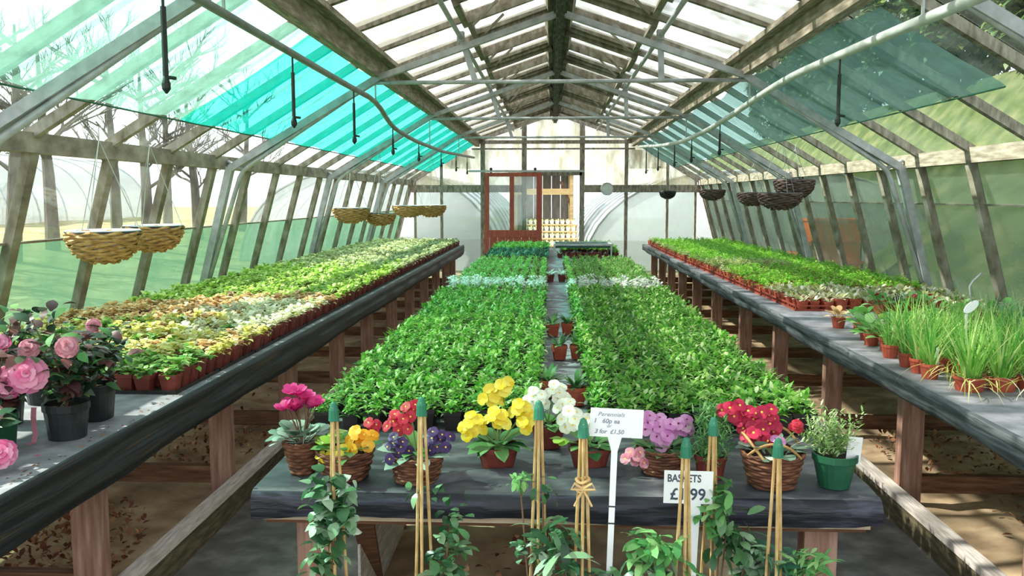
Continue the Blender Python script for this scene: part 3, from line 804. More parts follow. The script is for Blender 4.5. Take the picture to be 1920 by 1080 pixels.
def shoots(mat, ns, nl, L, wd, h, seed, R_=0.032, z0=0.062, pitch=(0.1, 1.0), shape=(0.25, 1.0, 0.8, 0.0)):
    r = random.Random(seed); b = MB()
    for q in range(ns):
        a = q * 2.4 + r.uniform(-.3, .3); rr_ = R_ * math.sqrt((q + 0.3) / ns)
        top = z0 + h * r.uniform(0.55, 1.0)
        for i in range(nl):
            yaw = i * 2.4 + r.uniform(-.4, .4); u = i / max(1, nl - 1)
            b.leaf((rr_ * math.cos(a), rr_ * math.sin(a), z0 + (top - z0) * u), yaw, r.uniform(*pitch) * (0.6 + 0.6 * u), L * r.uniform(.8, 1.2) * (1.1 - 0.3 * u), wd * r.uniform(.8, 1.2), r.uniform(0.4, 1.2), 0.2, 0, shape)
    return b.mesh('foliage', mat)
POT = {k: pot_mesh('pot', k, 0.042, 0.032, 0.075, 8, 0.55) for k in ('pot_dark', 'pot_red', 'tray_black')}
def merged(name, label, cat, items, group=None):
    """items: (mesh, x, y, z, rz, scale) -> one joined object that keeps real geometry."""
    V = []; F = []; MI = []; mats = []; off = 0; cache = {}
    for me, x, y, z, rz, sc in items:
        if me.name not in cache:
            co = np.empty(len(me.vertices) * 3, dtype=np.float64); me.vertices.foreach_get('co', co)
            idx = []
            for m in me.materials:
                if m not in mats: mats.append(m)
                idx.append(mats.index(m))
            cache[me.name] = (co.reshape(-1, 3), [tuple(p.vertices) for p in me.polygons], [idx[p.material_index] for p in me.polygons])
        co, fs, mi = cache[me.name]
        c, s = math.cos(rz) * sc, math.sin(rz) * sc
        P = np.empty_like(co)
        P[:, 0] = co[:, 0] * c - co[:, 1] * s + x; P[:, 1] = co[:, 0] * s + co[:, 1] * c + y; P[:, 2] = co[:, 2] * sc + z
        V.append(P); F += [tuple(i + off for i in f) for f in fs]; MI += mi; off += len(co)
    me = bpy.data.meshes.new(name)
    me.from_pydata(np.concatenate(V).tolist(), [], F)
    for m in mats: me.materials.append(m)
    me.polygons.foreach_set('material_index', MI); me.update()
    o = link(name, me); o['kind'] = 'stuff'; o['label'] = label; o['category'] = cat
    return o
ORD = 'zeroth first second third fourth fifth sixth seventh eighth ninth tenth eleventh twelfth thirteenth fourteenth fifteenth sixteenth seventeenth eighteenth nineteenth twentieth'.split()
def plants(name, label, group, variants, pot, spots, rest_label, limit=300, edge=None, where=None):
    """spots: (x, y, z). The nearest 300 stand as plants of their own (pot and foliage); the rest go into one mass."""
    spots = sorted(spots, key=lambda p: p[1])
    for i, (x, y, z) in enumerate(spots[:limit]):
        t = thing(name, (where(x, y) if where else None) or label, 'potted plant', (x, y, z), U(0, 6.28), group)
        s = U(0.82, 1.16); t.scale = (s, s, s)
        pe = link('pot', POT[pot], t); pe.rotation_euler = (0, 0, -t.rotation_euler.z)
        fo = link('foliage', random.choice(variants), t); fo['kind'] = 'stuff'
    rest = spots[limit:]
    if rest:
        items = []
        for (x, y, z) in rest:
            items.append((random.choice(variants), x, y, z, U(0, 6.28), U(0.82, 1.16)))
            if edge is None or edge(x, y): items.append((POT[pot], x, y, z, 0.0, 1.0))
        merged(name, rest_label, 'potted plants', items)
J = lambda: U(-0.010, 0.010)
def grid(x0, x1, dx, y0, y1, dy):
    out = []; nx = int(round((x1 - x0) / dx)); ny = int(round((y1 - y0) / dy))
    for j in range(ny + 1):
        for i in range(nx + 1):
            out.append((x0 + i * (x1 - x0) / nx, y0 + j * (y1 - y0) / max(ny, 1)))
    return out

# centre table: two blocks of nine columns either side of the narrow gap
zt = ZT + 0.006
v_bed = [shoots('lf_bed', 7, 8, 0.044, 0.0145, 0.062, i, 0.04, 0.06, (0.25, 1.25)) for i in range(6)]
L_ = [(-0.915 + i * 0.0955) for i in range(9)]; R_ = [(0.125 + i * 0.0915) for i in range(9)]
def block(y0, y1, dy):
    o = []; n = int((y1 - y0) / dy)
    for j in range(n + 1):
        for x in L_ + R_:
            if x < -0.8 and y0 + j * dy < 3.2: pass
            o.append((x + J(), y0 + j * dy + J(), zt))
    return o
def w_c(what, y0, dy, blk):
    def f(x, y):
        r_ = int(round((y - y0) / dy)) + 1
        c_ = int(round((-0.915 + 8 * 0.0955 - x) / 0.0955)) + 1 if x < 0.05 else int(round((x - 0.125) / 0.0915)) + 1
        if not (0 < r_ < 21 and 0 < c_ < 15): return None
        return '%s, %s %s, %s row from the front, %s from the gap' % (what, 'left' if x < 0.05 else 'right', blk, ORD[r_], ORD[c_])
    return f
edge_c = lambda x, y: x < -0.86 or -0.2 < x < 0.2 or x > 0.8
plants('bedding_plant', 'bright green leafy bedding plant packed in the big front blocks of the centre table', 'bedding plants in the front blocks of the centre table',
       v_bed, 'tray_black', block(3.12, 7.22, 0.095), 'bright green bedding plants in the farther rows of the front blocks', edge=edge_c, where=w_c('bright green bedding plant', 3.12, 0.095, 'front block'))
v_sil = [shoots('lf_silver', 7, 8, 0.046, 0.018, 0.095, 20 + i, 0.04) for i in range(3)]
plants('silver_leaved_plant', 'small silvery white leaved plant in the pale rows across the centre table', 'silver leaved plants in rows across the centre table',
       v_sil, 'pot_dark', block(7.36, 7.70, 0.11), '', where=w_c('silvery white plant', 7.36, 0.11, 'pale band'))
v_bed2 = [shoots('lf_bed2', 5, 7, 0.045, 0.014, 0.075, 30 + i, pitch=(0.5, 1.3)) for i in range(4)]
plants('upright_bedding_plant', 'mid green upright bedding plant in the blocks behind the silver rows', 'upright bedding plants behind the silver rows',
       v_bed2, 'pot_dark', block(7.95, 10.7, 0.1), 'mid green upright bedding plants in the rear rows of the second blocks', edge=edge_c, where=w_c('upright green plant', 7.95, 0.1, 'second block'))
v_blue = [tuft('lf_blue', 16, 0.075, 0.022, (0.6, 1.4), (0.3, 1.0), seed=40 + i) for i in range(3)]
far_l = [(x + J(), 11.35 + j * 0.1 + J(), zt) for j in range(15) for x in L_]
plants('blue_green_plant', 'blue green leafy plant in the far dark block left of the low frame', 'blue green plants in the far block', v_blue, 'pot_dark', far_l, '', where=w_c('blue green plant', 11.35, 0.1, 'far block'))
v_far = [tuft('lf_far', 16, 0.085, 0.024, (0.6, 1.4), (0.3, 1.0), seed=50 + i) for i in range(3)]
far_b = [(x + J(), 12.95 + j * 0.1 + J(), zt) for j in range(15) for x in L_] + [(x + J(), 12.3 + j * 0.1 + J(), zt + 0.0) for j in range(22) for x in R_ if not (0.0 < x < 0.78 and 12.1 < 12.3 + j * 0.1 < 13.0)]
plants('light_green_plant', 'light green plant at the far end of the centre table', 'light green plants at the far end of the centre table', v_far, 'pot_dark', far_b, 'light green plants in the last rows of the centre table', edge=edge_c)

# low frame standing on the far part of the table
t = thing('cold_frame', 'low pale metal frame with dark green netted top on the far part of the table', 'frame', (0.385, 12.55, ZT))
b = MB()
for x in (-0.405, 0.405):
    for y in (-0.35, 0.35): b.bar((x, y, 0.0), (x, y, 0.19), 0.022, 0.022, (0, 1, 0))
part(b, 'leg', 'steel', t)
b = MB()
for y in (-0.35, 0.35): b.bar((-0.415, y, 0.195), (0.415, y, 0.195), 0.025, 0.025)
for x in (-0.405, 0.405): b.bar((x, -0.35, 0.195), (x, 0.35, 0.195), 0.025, 0.025)
part(b, 'top_rail', 'steel', t)
b = MB(); b.box(-0.39, 0.39, -0.33, 0.33, 0.15, 0.185); part(b, 'netted_tray', 'green_net', t)
v_und = [tuft('lf_silver', 10, 0.05, 0.02, (0.3, 1.0), (0.3, 1.0), seed=57)]
plants('shaded_plant', 'small pale plant in dark red pot sheltering under the low metal frame', 'plants under the low metal frame', v_und, 'pot_dark',
       [(0.06 + i * 0.093, 12.28 + j * 0.12, zt - 0.004) for i in range(8) for j in range(2)], '')

# left bench
zl = ZB + 0.006
def w_s(what, s):
    def f(x, y):
        r_ = int(round((y - (3.56 if s < 0 else 6.42)) / 0.098)) + 1
        c_ = int(round((-1.715 - x) / 0.0975)) + 1 if s < 0 else int(round((x + 0.11 * min(1, max(0, (y - 6.4) / 6)) - 1.8) / 0.0985)) + 1
        if not (0 < r_ < 21 and 0 < c_ < 15): return None
        return '%s on the %s bench, %s row back, %s from the aisle' % (what, 'left' if s < 0 else 'right', ORD[r_], ORD[c_])
    return f
def rosette(mat, seed, n=14, L=0.07, wd=0.04): return shoots(mat, 4, n // 2, L * 0.62, wd * 0.62, 0.045, seed, 0.028, 0.066, (0.1, 1.1), (0.3, 1.0, 1.0, 0.0))
LK = {'green': [], 'yellow': [], 'cream': [], 'bronze': [], 'lime': [], 'olive': []}
for (x, y) in grid(-3.08, -1.715, 0.098, 3.56, 14.9, 0.098):
    if y < 3.95 and x < -2.08 - (3.95 - y) * 0.3: continue
    u = (-1.7 - x) / 1.4
    e = U(-0.12, 0.12)
    if y < 3.95 + e: k = 'green'
    elif y < 4.95 + 0.6 * (1 - u) + e: k = 'yellow' if (u > 0.35 or y < 4.6) else ('cream' if random.random() < 0.7 else 'yellow')
    elif y < 6.0 + e: k = 'bronze' if u > 0.42 + (5.6 - y) * 0.25 else 'cream'
    elif y < 6.35 + e: k = 'bronze' if u < 0.6 else 'lime'
    elif y < 9.3 + e * 4: k = 'lime'
    else: k = 'olive'
    if k == 'yellow' and random.random() < 0.18: k = 'green' if random.random() < 0.5 else 'bronze'
    LK[k].append((x + J(), y + J(), zl))
edge_l = lambda x, y: x > -1.83
LV = {'green': [rosette('lf_prim', 60 + i) for i in range(3)], 'yellow': [rosette('lf_yellow', 64 + i, 16) for i in range(3)], 'cream': [rosette('lf_cream', 68 + i, 16) for i in range(3)],
      'bronze': [rosette('lf_bronze', 72 + i, 16) for i in range(3)], 'lime': [rosette('lf_lime', 76 + i) for i in range(3)], 'olive': [rosette('lf_olive', 80 + i) for i in range(3)]}
LL = {'green': 'green leaved potted primula in dark red pot at the left bench near end', 'yellow': 'yellow leaved potted plant in the yellow patch of the left bench',
      'cream': 'cream and pale green potted plant near the aisle edge of the left bench', 'bronze': 'peach bronze potted plant in the orange patch of the left bench',
      'lime': 'lime green potted plant in the middle stretch of the left bench', 'olive': 'pale olive potted plant at the far end of the left bench'}
for k in LK:
    plants(k + '_potted_plant', LL[k], LL[k].split(' in ')[0] + 's on the left bench', LV[k], 'pot_dark', LK[k], k + ' potted plants in the farther rows of the left bench', edge=edge_l, where=w_s({'cream': 'cream coloured potted plant', 'green': 'green leaved potted primula'}.get(k, LL[k].split(' in ')[0].split(' near ')[0].split(' at ')[0]), -1))

# right bench
RK = {'tipped': [], 'seedling': [], 'pale': []}
for (x, y) in grid(1.80, 3.08, 0.098, 6.42, 15.2, 0.098):
    if x < 1.80 + 0.0 * y: continue
    e = U(-0.15, 0.15)
    k = 'tipped' if y < 7.3 + e - (x - 1.8) * 0.0 else ('pale' if 9.4 + e < y < 10.3 + e and x < 2.6 else ('pale' if x < 1.88 and y > 8 and random.random() < 0.7 else 'seedling'))
    xx = x - 0.11 * min(1, max(0, (y - 6.4) / 6))
    RK[k].append((xx + J(), y + J(), zl))
edge_r = lambda x, y: x < 1.90 - 0.11 * min(1, max(0, (y - 6.4) / 6))
RV = {'tipped': [tuft('lf_rwhite', 14, 0.06, 0.024, (0.5, 1.4), (0.3, 1.0), seed=90 + i) for i in range(3)], 'seedling': [shoots('lf_rgreen', 5, 7, 0.042, 0.016, 0.06, 94 + i) for i in range(3)],
      'pale': [shoots('lf_rpale', 5, 7, 0.04, 0.016, 0.055, 98 + i) for i in range(3)]}
RL = {'tipped': 'white tipped small plant in brick red pot at the near end of the right bench trays', 'seedling': 'bright green seedling in brick red pot on the right bench', 'pale': 'pale yellowish seedling among the bright green ones on the right bench'}
for k in RK:
    plants(k + '_plant' if k != 'seedling' else 'green_seedling', RL[k], RL[k].split(' in ')[0] + 's', RV[k], 'pot_red', RK[k], k + ' plants in the farther rows of the right bench', edge=edge_r, where=w_s(RL[k].split(' in ')[0].split(' among ')[0], 1))

# trays under the outer rows
def tray_mesh(w, l, mat, open_side=False, h=0.045):
    b = MB(); t = 0.006
    b.box(-w / 2, w / 2, -l / 2, l / 2, 0, 0.004)
    for (x0, x1, y0, y1) in ((-w / 2, -w / 2 + t, -l / 2, l / 2), (w / 2 - t, w / 2, -l / 2, l / 2), (-w / 2, w / 2, -l / 2, -l / 2 + t), (-w / 2, w / 2, l / 2 - t, l / 2)):
        if open_side:
            b.box(x0, x1, y0, y1, 0.004, 0.014); b.box(x0, x1, y0, y1, h - 0.012, h)
        else: b.box(x0, x1, y0, y1, 0.004, h)
    if open_side:
        n = 8
        for i in range(n + 1):
            y = -l / 2 + l * i / n
            for x in (-w / 2, w / 2 - t): b.box(x, x + t, y - 0.004, y + 0.004, 0.012, h - 0.01)
    return b.mesh('carry_tray', mat)
tm = tray_mesh(0.29, 0.485, 'tray_black', False, 0.016)
for k in range(23):
    thing('carry_tray', 'black carry tray under the pots along the aisle edge of the left bench', 'tray', (-1.812, 3.755 + k * 0.493, ZB), 0, 'black trays on the left bench', tm)
for x in (-2.12,):
    thing('carry_tray', 'black carry tray at the near end of the left bench pots, second from the aisle', 'tray', (x, 3.755, ZB), 0, None, tm)
tr = tray_mesh(0.29, 0.485, 'tray_red', True)
for k in range(17):
    y = 6.62 + k * 0.493
    thing('carry_tray', 'red open sided carry tray along the aisle edge of the right bench', 'tray', (1.895 - 0.11 * min(1, max(0, (y - 6.4) / 6)), y, ZB), 0, 'red trays on the right bench', tr)
for x in (2.20, 2.50, 2.80):
    thing('carry_tray', 'red open sided carry tray at the near end of the right bench seedlings', 'tray', (x, 6.62, ZB), 0, 'red trays at the near end of the right bench', tr)

# ---------------------------------------------------------------- plants built leaf by leaf
_lc = {}
def leaf_mesh(mat, L, wd, bend=0.6, shape=(0.1, 0.8, 1.0, 0.75, 0.0), fold=0.15, stalk=0.0, name='leaf'):
    key = (mat, L, wd, bend, shape, fold, stalk, name)
    if key not in _lc:
        b = MB(); b.leaf((stalk, 0, 0), 0, 0, L, wd, bend, fold, 0, shape)
        if stalk: b.tube([(0, 0, 0), (stalk * 1.1, 0, 0)], 0.0015, 4, cap=False)
        _lc[key] = b.mesh(name, mat, True)
    return _lc[key]
def leaf_part(parent, me, loc, yaw, pitch, sc=1.0, roll=0.0, name='leaf'):
    o = link(name, me, parent, loc); o.rotation_euler = (roll, -pitch, yaw); o.scale = (sc, sc, sc); return o
ROUND = (0.25, 0.9, 1.0, 0.85, 0.35)
HEART = (0.35, 0.85, 1.0, 0.9, 0.45)
def flower(parent, loc, nrm, R, pmat, eye='eye_yellow', n=5, pitch=0.25, layers=1, wide=1.0, sc=1.0):
    key = ('eye', eye, round(R, 4))
    if key not in _lc:
        b = MB(); b.lathe([(R * 0.02, R * 0.14), (R * 0.16, R * 0.10), (R * 0.2, 0.0)], 7); b.disk(R * 0.02, R * 0.14, 7); _lc[key] = b.mesh('flower', eye)
    o = link('flower', _lc[key], parent, loc)
    o.rotation_euler = Vector(nrm).to_track_quat('Z', 'Y').to_euler(); o.scale = (sc, sc, sc)
    for l in range(layers):
        k = n - l if layers > 1 else n
        Rl = R * (1 - 0.22 * l)
        me = leaf_mesh(pmat, Rl, Rl * 1.15 * wide, 0.35 if layers == 1 else 0.7, HEART, 0.12, 0.0, 'petal')
        for i in range(k):
            leaf_part(o, me, (0, 0, 0.002 * l), 2 * PI * i / k + l * 0.5 + U(-0.1, 0.1), pitch + 0.42 * l + U(-0.1, 0.1), 1.0, 0.0, 'petal')
    return o
def flower_head(parent, c, n, spread, R, pmat, eye='eye_yellow', toward=(0, -0.7, 0.6), **kw):
    for i in range(n):
        a = i * 2.4; q = spread * math.sqrt((i + 0.4) / n)
        d = Vector((math.cos(a) * q, U(-0.6, 0.3) * spread, math.sin(a) * q * 0.8))
        nrm = (Vector(toward) + d * (1.2 / max(spread, 0.01)) * 0.6 + Vector((U(-.2, .2), U(-.2, .2), U(-.2, .2)))).normalized()
        f = flower(parent, Vector(c) + d, nrm, R, pmat, eye, **kw)
def stems(parent, base, tips, r=0.002, mat='stem', name='stem'):
    b = MB()
    for tp in tips:
        m = (Vector(base) * 0.5 + Vector(tp) * 0.5) + Vector((U(-.01, .01), U(-.01, .01), 0.01))
        b.tube([base, m, tp], r, 5)
    return part(b, name, mat, parent)
def rosette_leaves(parent, z, n, me, rad=0.02, pitch=(0.1, 1.0), sc=(0.8, 1.15)):
    for i in range(n):
        a = i * 2.4 + U(-0.3, 0.3)
        leaf_part(parent, me, (rad * math.cos(a), rad * math.sin(a), z + U(-0.005, 0.01)), a, U(*pitch), U(*sc), U(-0.3, 0.3))
def wicker(name, rt, rb, h, mat, parent, rows=11, n=28, handle=False):
    b = MB(); stakes = 14
    for i in range(stakes):
        a = 2 * PI * i / stakes
        b.tube([(rb * math.cos(a), rb * math.sin(a), 0.0), ((rb * .5 + rt * .5) * 1.02 * math.cos(a), (rb * .5 + rt * .5) * 1.02 * math.sin(a), h * 0.5), (rt * math.cos(a), rt * math.sin(a), h)], 0.0028, 4)
    for k in range(rows):
        u = (k + 0.5) / rows; r = rb + (rt - rb) * (u ** 0.8); z = h * u; rr_ = h / rows * 0.58
        pts = []
        for i in range(n * 2 + 1):
            a = 2 * PI * i / (n * 2)
            w = 0.0028 * math.sin(a * stakes / 2 * 2 * 0.5 + k * PI)
            pts.append(((r + w) * math.cos(a), (r + w) * math.sin(a), z))
        b.tube(pts, rr_, 5, cap=False)
    b.disk(rb, 0.002, 16)
    o = part(b, name, mat, parent)
    b = MB()
    for q in range(2):
        b.tube([((rt + 0.003) * math.cos(2 * PI * i / 36), (rt + 0.003) * math.sin(2 * PI * i / 36), h + 0.004 * math.sin(i * 1.57 + q * PI)) for i in range(37)], 0.0045, 5, cap=False)
    part(b, 'rim', mat, parent)
    b = MB(); b.disk(rt * 0.96, h * 0.88, 16); part(b, 'compost', 'soil_dark', parent)
    return o

ZD = ZT + 0.009
# 1 cyclamen
t = thing('cyclamen', 'magenta cyclamen with marbled leaves in a cone basket at the left table corner', 'flower pot', (-0.845, 2.58, ZD))
wicker('basket', 0.055, 0.03, 0.10, 'wicker_brown', t, 9)
ml = leaf_mesh('lf_marble', 0.045, 0.05, 0.5, ROUND, 0.1, 0.04)
rosette_leaves(t, 0.10, 26, ml, 0.02, (0.1, 1.0))
tips = []
for i in range(15):
    p = (U(-0.055, 0.055), U(-0.03, 0.03), U(0.19, 0.255)); tips.append(p)
    flower(t, p, (U(-.3, .3), -0.35 + U(-.2, .2), 0.9), 0.036, 'pt_magenta', 'eye_dark', 5, 0.95, 1, 0.75)
stems(t, (0, 0, 0.095), tips, 0.002, 'stem_brown')
# 2 lime + amber primroses in a basket
prl = leaf_mesh('lf_mid', 0.07, 0.04, 0.7, (0.3, 0.8, 1.0, 0.8, 0.0), 0.1)
lml = leaf_mesh('lf_lime', 0.05, 0.045, 0.7, ROUND, 0.1)
t = thing('primrose_basket', 'wicker basket with lime leaves and amber and yellow primroses', 'flower pot', (-0.70, 2.545, ZD))
wicker('basket', 0.085, 0.062, 0.085, 'wicker_brown', t, 9)
rosette_leaves(t, 0.085, 16, prl, 0.045)
for i in range(16):
    leaf_part(t, lml, (-0.05 + U(-.035, .035), U(-.05, .03), 0.09 + U(0, 0.05)), U(0, 6.3), U(0, 0.9), U(0.8, 1.1))
flower_head(t, (0.05, -0.02, 0.125), 9, 0.045, 0.021, 'pt_orange')
flower_head(t, (-0.01, -0.05, 0.085), 6, 0.035, 0.019, 'pt_yellow')
flower_head(t, (-0.055, -0.055, 0.075), 3, 0.02, 0.018, 'pt_yellow')
flower_head(t, (0.085, 0.02, 0.16), 3, 0.025, 0.018, 'pt_red')
# 3 red primroses with purple
t = thing('primrose_basket', 'wicker basket with red primroses and dark purple violas', 'flower pot', (-0.475, 2.525, ZD))
wicker('basket', 0.08, 0.06, 0.08, 'wicker_brown', t, 9)
rosette_leaves(t, 0.08, 18, leaf_mesh('lf_marble', 0.075, 0.045, 0.7, (0.3, 0.8, 1.0, 0.8, 0.0), 0.1), 0.045)
rosette_leaves(t, 0.085, 14, prl, 0.03, (0.5, 1.2))
flower_head(t, (-0.055, 0.0, 0.175), 7, 0.04, 0.019, 'pt_red')
flower_head(t, (-0.02, 0.02, 0.215), 4, 0.03, 0.019, 'pt_red')
flower_head(t, (-0.05, -0.04, 0.115), 8, 0.045, 0.018, 'pt_purple')
flower_head(t, (0.065, -0.02, 0.13), 9, 0.045, 0.018, 'pt_purple')
stems(t, (0, 0, 0.075), [(-0.055, 0, 0.165), (-0.02, 0.02, 0.205), (0.06, -0.01, 0.12), (-0.05, -0.03, 0.11)], 0.003)
# 4 yellow primroses
t = thing('primrose_pot', 'red brown pot of tall bright yellow primroses on the table front', 'flower pot', (-0.235, 2.66, ZD))
part_pot = pot_mesh('pot', 'pot_dark', 0.068, 0.05, 0.075, 18)
link('pot', part_pot, t)
rosette_leaves(t, 0.075, 24, leaf_mesh('lf_mid', 0.085, 0.045, 0.8, (0.3, 0.8, 1.0, 0.8, 0.0), 0.1), 0.03)
hd = [((-0.075, -0.03, 0.145), 8, 0.042), ((0.0, -0.02, 0.165), 7, 0.038), ((-0.02, 0.02, 0.225), 7, 0.036), ((0.075, 0.0, 0.185), 7, 0.036), ((0.02, 0.02, 0.26), 5, 0.028), ((0.09, -0.03, 0.15), 3, 0.02)]
for c, n, s in hd: flower_head(t, c, n, s, 0.021, 'pt_yellow', 'eye_yellow')
stems(t, (0, 0, 0.07), [tuple(Vector(c) - Vector((0, -0.02, 0.02))) for c, _, _ in hd], 0.003)
# 5 white primroses, two pots
t = thing('primrose_pot', 'dark pot of creamy white primroses behind the canes, left one', 'flower pot', (-0.075, 2.90, ZD))
link('pot', pot_mesh('pot', 'pot_dark', 0.06, 0.045, 0.08, 16), t)
rosette_leaves(t, 0.08, 18, prl, 0.03)
for c, n, s in (((-0.04, 0, 0.165), 8, 0.045), ((0.03, 0.0, 0.19), 7, 0.04), ((0.06, -0.03, 0.15), 5, 0.03)): flower_head(t, c, n, s, 0.021, 'pt_white', 'eye_yellow')
stems(t, (0, 0, 0.075), [(-0.04, 0, 0.155), (0.03, 0, 0.18), (0.06, -0.02, 0.14)], 0.003)
t = thing('primrose_pot', 'red brown pot of creamy white primroses beside the tall white sign', 'flower pot', (0.06, 2.66, ZD))
link('pot', part_pot, t)
rosette_leaves(t, 0.075, 20, prl, 0.03)
flower_head(t, (-0.06, -0.01, 0.165), 8, 0.042, 0.022, 'pt_white', 'eye_yellow')
flower_head(t, (-0.0, 0.0, 0.155), 4, 0.03, 0.022, 'pt_white', 'eye_yellow')
for i in range(5): leaf_part(t, lml, (-0.09 + U(-.02, .02), -0.03, 0.10), U(2.5, 4.5), U(0.1, 0.8), 0.8)
stems(t, (0, 0, 0.07), [(-0.06, 0, 0.155), (0, 0, 0.145)], 0.003)
# 6 mauve primroses basket
t = thing('primrose_basket', 'brown basket of mauve pink primroses behind the price sign', 'flower pot', (0.285, 2.64, ZD))
wicker('basket', 0.075, 0.058, 0.075, 'wicker_brown', t, 8)
rosette_leaves(t, 0.075, 22, prl, 0.035)
for c, n, s in (((-0.06, -0.02, 0.165), 5, 0.035), ((0.0, -0.02, 0.145), 8, 0.045), ((0.06, 0.0, 0.15), 6, 0.035), ((-0.01, -0.05, 0.115), 4, 0.03)): flower_head(t, c, n, s, 0.022, 'pt_mauve', 'eye_dark')
flower_head(t, (-0.09, -0.04, 0.06), 6, 0.035, 0.018, 'pt_blush', 'eye_yellow')
stems(t, (0, 0, 0.07), [(-0.06, -0.01, 0.155), (0, -0.01, 0.135), (0.06, 0, 0.14)], 0.003)
# 7 feathery herb between
t = thing('feathery_herb', 'soft feathery green herb in dark pot between mauve and crimson flowers', 'potted plant', (0.43, 2.60, ZD))
link('pot', pot_mesh('pot', 'pot_dark', 0.05, 0.04, 0.07, 14), t)
b = MB()
for i in range(760):
    a = U(0, 6.28); q = U(0, 0.068); z = 0.05 + U(0, 0.165)
    b.leaf((q * math.cos(a), q * math.sin(a), z), U(0, 6.28), U(0.1, 1.4), U(0.025, 0.05), 0.0055, U(0.2, 1.0), 0.1, 0, (0.5, 1.0, 0.0))
part(b, 'foliage', 'lf_feather', t, kind='stuff')
stems(t, (0, 0, 0.06), [(U(-.05, .05), U(-.05, .05), U(.12, .19)) for _ in range(9)], 0.0018)
# 8 crimson basket with twig handles
t = thing('primrose_basket', 'twig handled basket of crimson primroses and pale cyclamen leaves', 'flower pot', (0.60, 2.53, ZD))
wicker('basket', 0.088, 0.062, 0.10, 'wicker_brown', t, 10)
b = MB()
for q, (a0, hh) in enumerate(((0.2, 0.055), (2.3, 0.06), (3.6, 0.05))):
    b.tube([(0.092 * math.cos(a0 + u * 1.9), 0.092 * math.sin(a0 + u * 1.9), 0.10 + hh * math.sin(PI * u)) for u in [i / 12 for i in range(13)]], 0.004, 6)
part(b, 'handle', 'wicker_nat', t)
rosette_leaves(t, 0.10, 24, leaf_mesh('lf_marble', 0.045, 0.04, 0.5, ROUND, 0.1, 0.02), 0.045)
for c, n, s in (((-0.115, 0.03, 0.222), 6, 0.036), ((-0.065, 0.02, 0.195), 8, 0.042), ((-0.05, -0.0, 0.155), 6, 0.036), ((-0.015, 0.05, 0.205), 6, 0.036), ((0.01, 0.04, 0.17), 3, 0.025)): flower_head(t, c, n, s, 0.022, 'pt_crimson', 'eye_yellow')
flower_head(t, (0.075, 0.02, 0.175), 7, 0.016, 0.014, 'pt_red', 'eye_dark')
flower_head(t, (0.01, -0.02, 0.14), 3, 0.02, 0.015, 'pt_mauve', 'eye_dark')
stems(t, (0, 0, 0.09), [(-0.10, 0.03, 0.205), (-0.045, 0.03, 0.18), (-0.055, 0, 0.14), (-0.01, 0.05, 0.21), (0.075, 0.02, 0.165), (0.01, -0.02, 0.13)], 0.003)
# 9 green pot of grey-green herb with tag
t = thing('herb_pot', 'green plastic pot of grey green herb at the right table corner', 'potted plant', (0.785, 2.53, ZD))
link('pot', pot_mesh('pot', 'pot_green', 0.064, 0.045, 0.10, 20), t)
b = MB()
for i in range(80):
    a = U(0, 6.28); q = U(0.0, 0.045); h = U(0.05, 0.15); lx, ly = U(-.085, .06) - 0.015, U(-.04, .04)
    base = Vector((q * math.cos(a), q * math.sin(a), 0.085)); tip = base + Vector((lx, ly, h))
    for k in range(12):
        p = base.lerp(tip, 0.25 + 0.75 * k / 11)
        b.leaf(p, U(0, 6.28), U(0.2, 1.2), U(0.014, 0.026), 0.0065, 0.4, 0.1, 0, (0.4, 1.0, 0.0))
part(b, 'foliage', 'lf_herb', t, kind='stuff')
stems(t, (0, 0, 0.08), [(U(-.07, .05), U(-.05, .05), U(.14, .22)) for _ in range(12)], 0.0016)
b = MB(); b.bar((0.045, -0.02, 0.07), (0.052, -0.02, 0.155), 0.042, 0.0016, (0, 1, 0)); part(b, 'plant_tag', 'liner_white', t, label='pale grey plant tag')

# potted plants standing in the gap down the middle of the table
def gap_plant(x, y, label, silver=False):
    t = thing('gap_potted_plant', label, 'potted plant', (x, y, zt), U(-0.2, 0.2))
    link('pot', POT['pot_red' if not silver else 'pot_dark'], t)
    me = leaf_mesh('lf_mid' if not silver else 'lf_silver', 0.075, 0.02, 0.6, (0.3, 0.9, 1.0, 0.6, 0.0), 0.15)
    for i in range(18):
        a = i * 2.4; leaf_part(t, me, (0.01 * math.cos(a), 0.01 * math.sin(a), 0.065 + 0.004 * (i % 6)), a, U(0.4, 1.4), U(0.8, 1.2))
gap_plant(-0.02, 4.53, 'left one of the nearest full red pot pair in the middle gap')
gap_plant(0.078, 4.55, 'right one of the nearest full red pot pair in the middle gap')
gap_plant(-0.055, 5.30, 'red potted green plant in the gap, left of the second group')
gap_plant(0.04, 5.36, 'red potted green plant in the gap, middle of the second group')
gap_plant(0.10, 5.62, 'red potted green plant in the gap, rear right of the second group')
gap_plant(-0.075, 8.75, 'dark potted silvery plant in the far gap, left one', True)
gap_plant(0.045, 8.75, 'dark potted silvery plant in the far gap, right one', True)
gap_plant(0.04, 3.52, 'red potted green plant in the gap just behind the white primroses')
gap_plant(-0.075, 3.66, 'green plant in the gap behind the white primroses, left of the red pot')

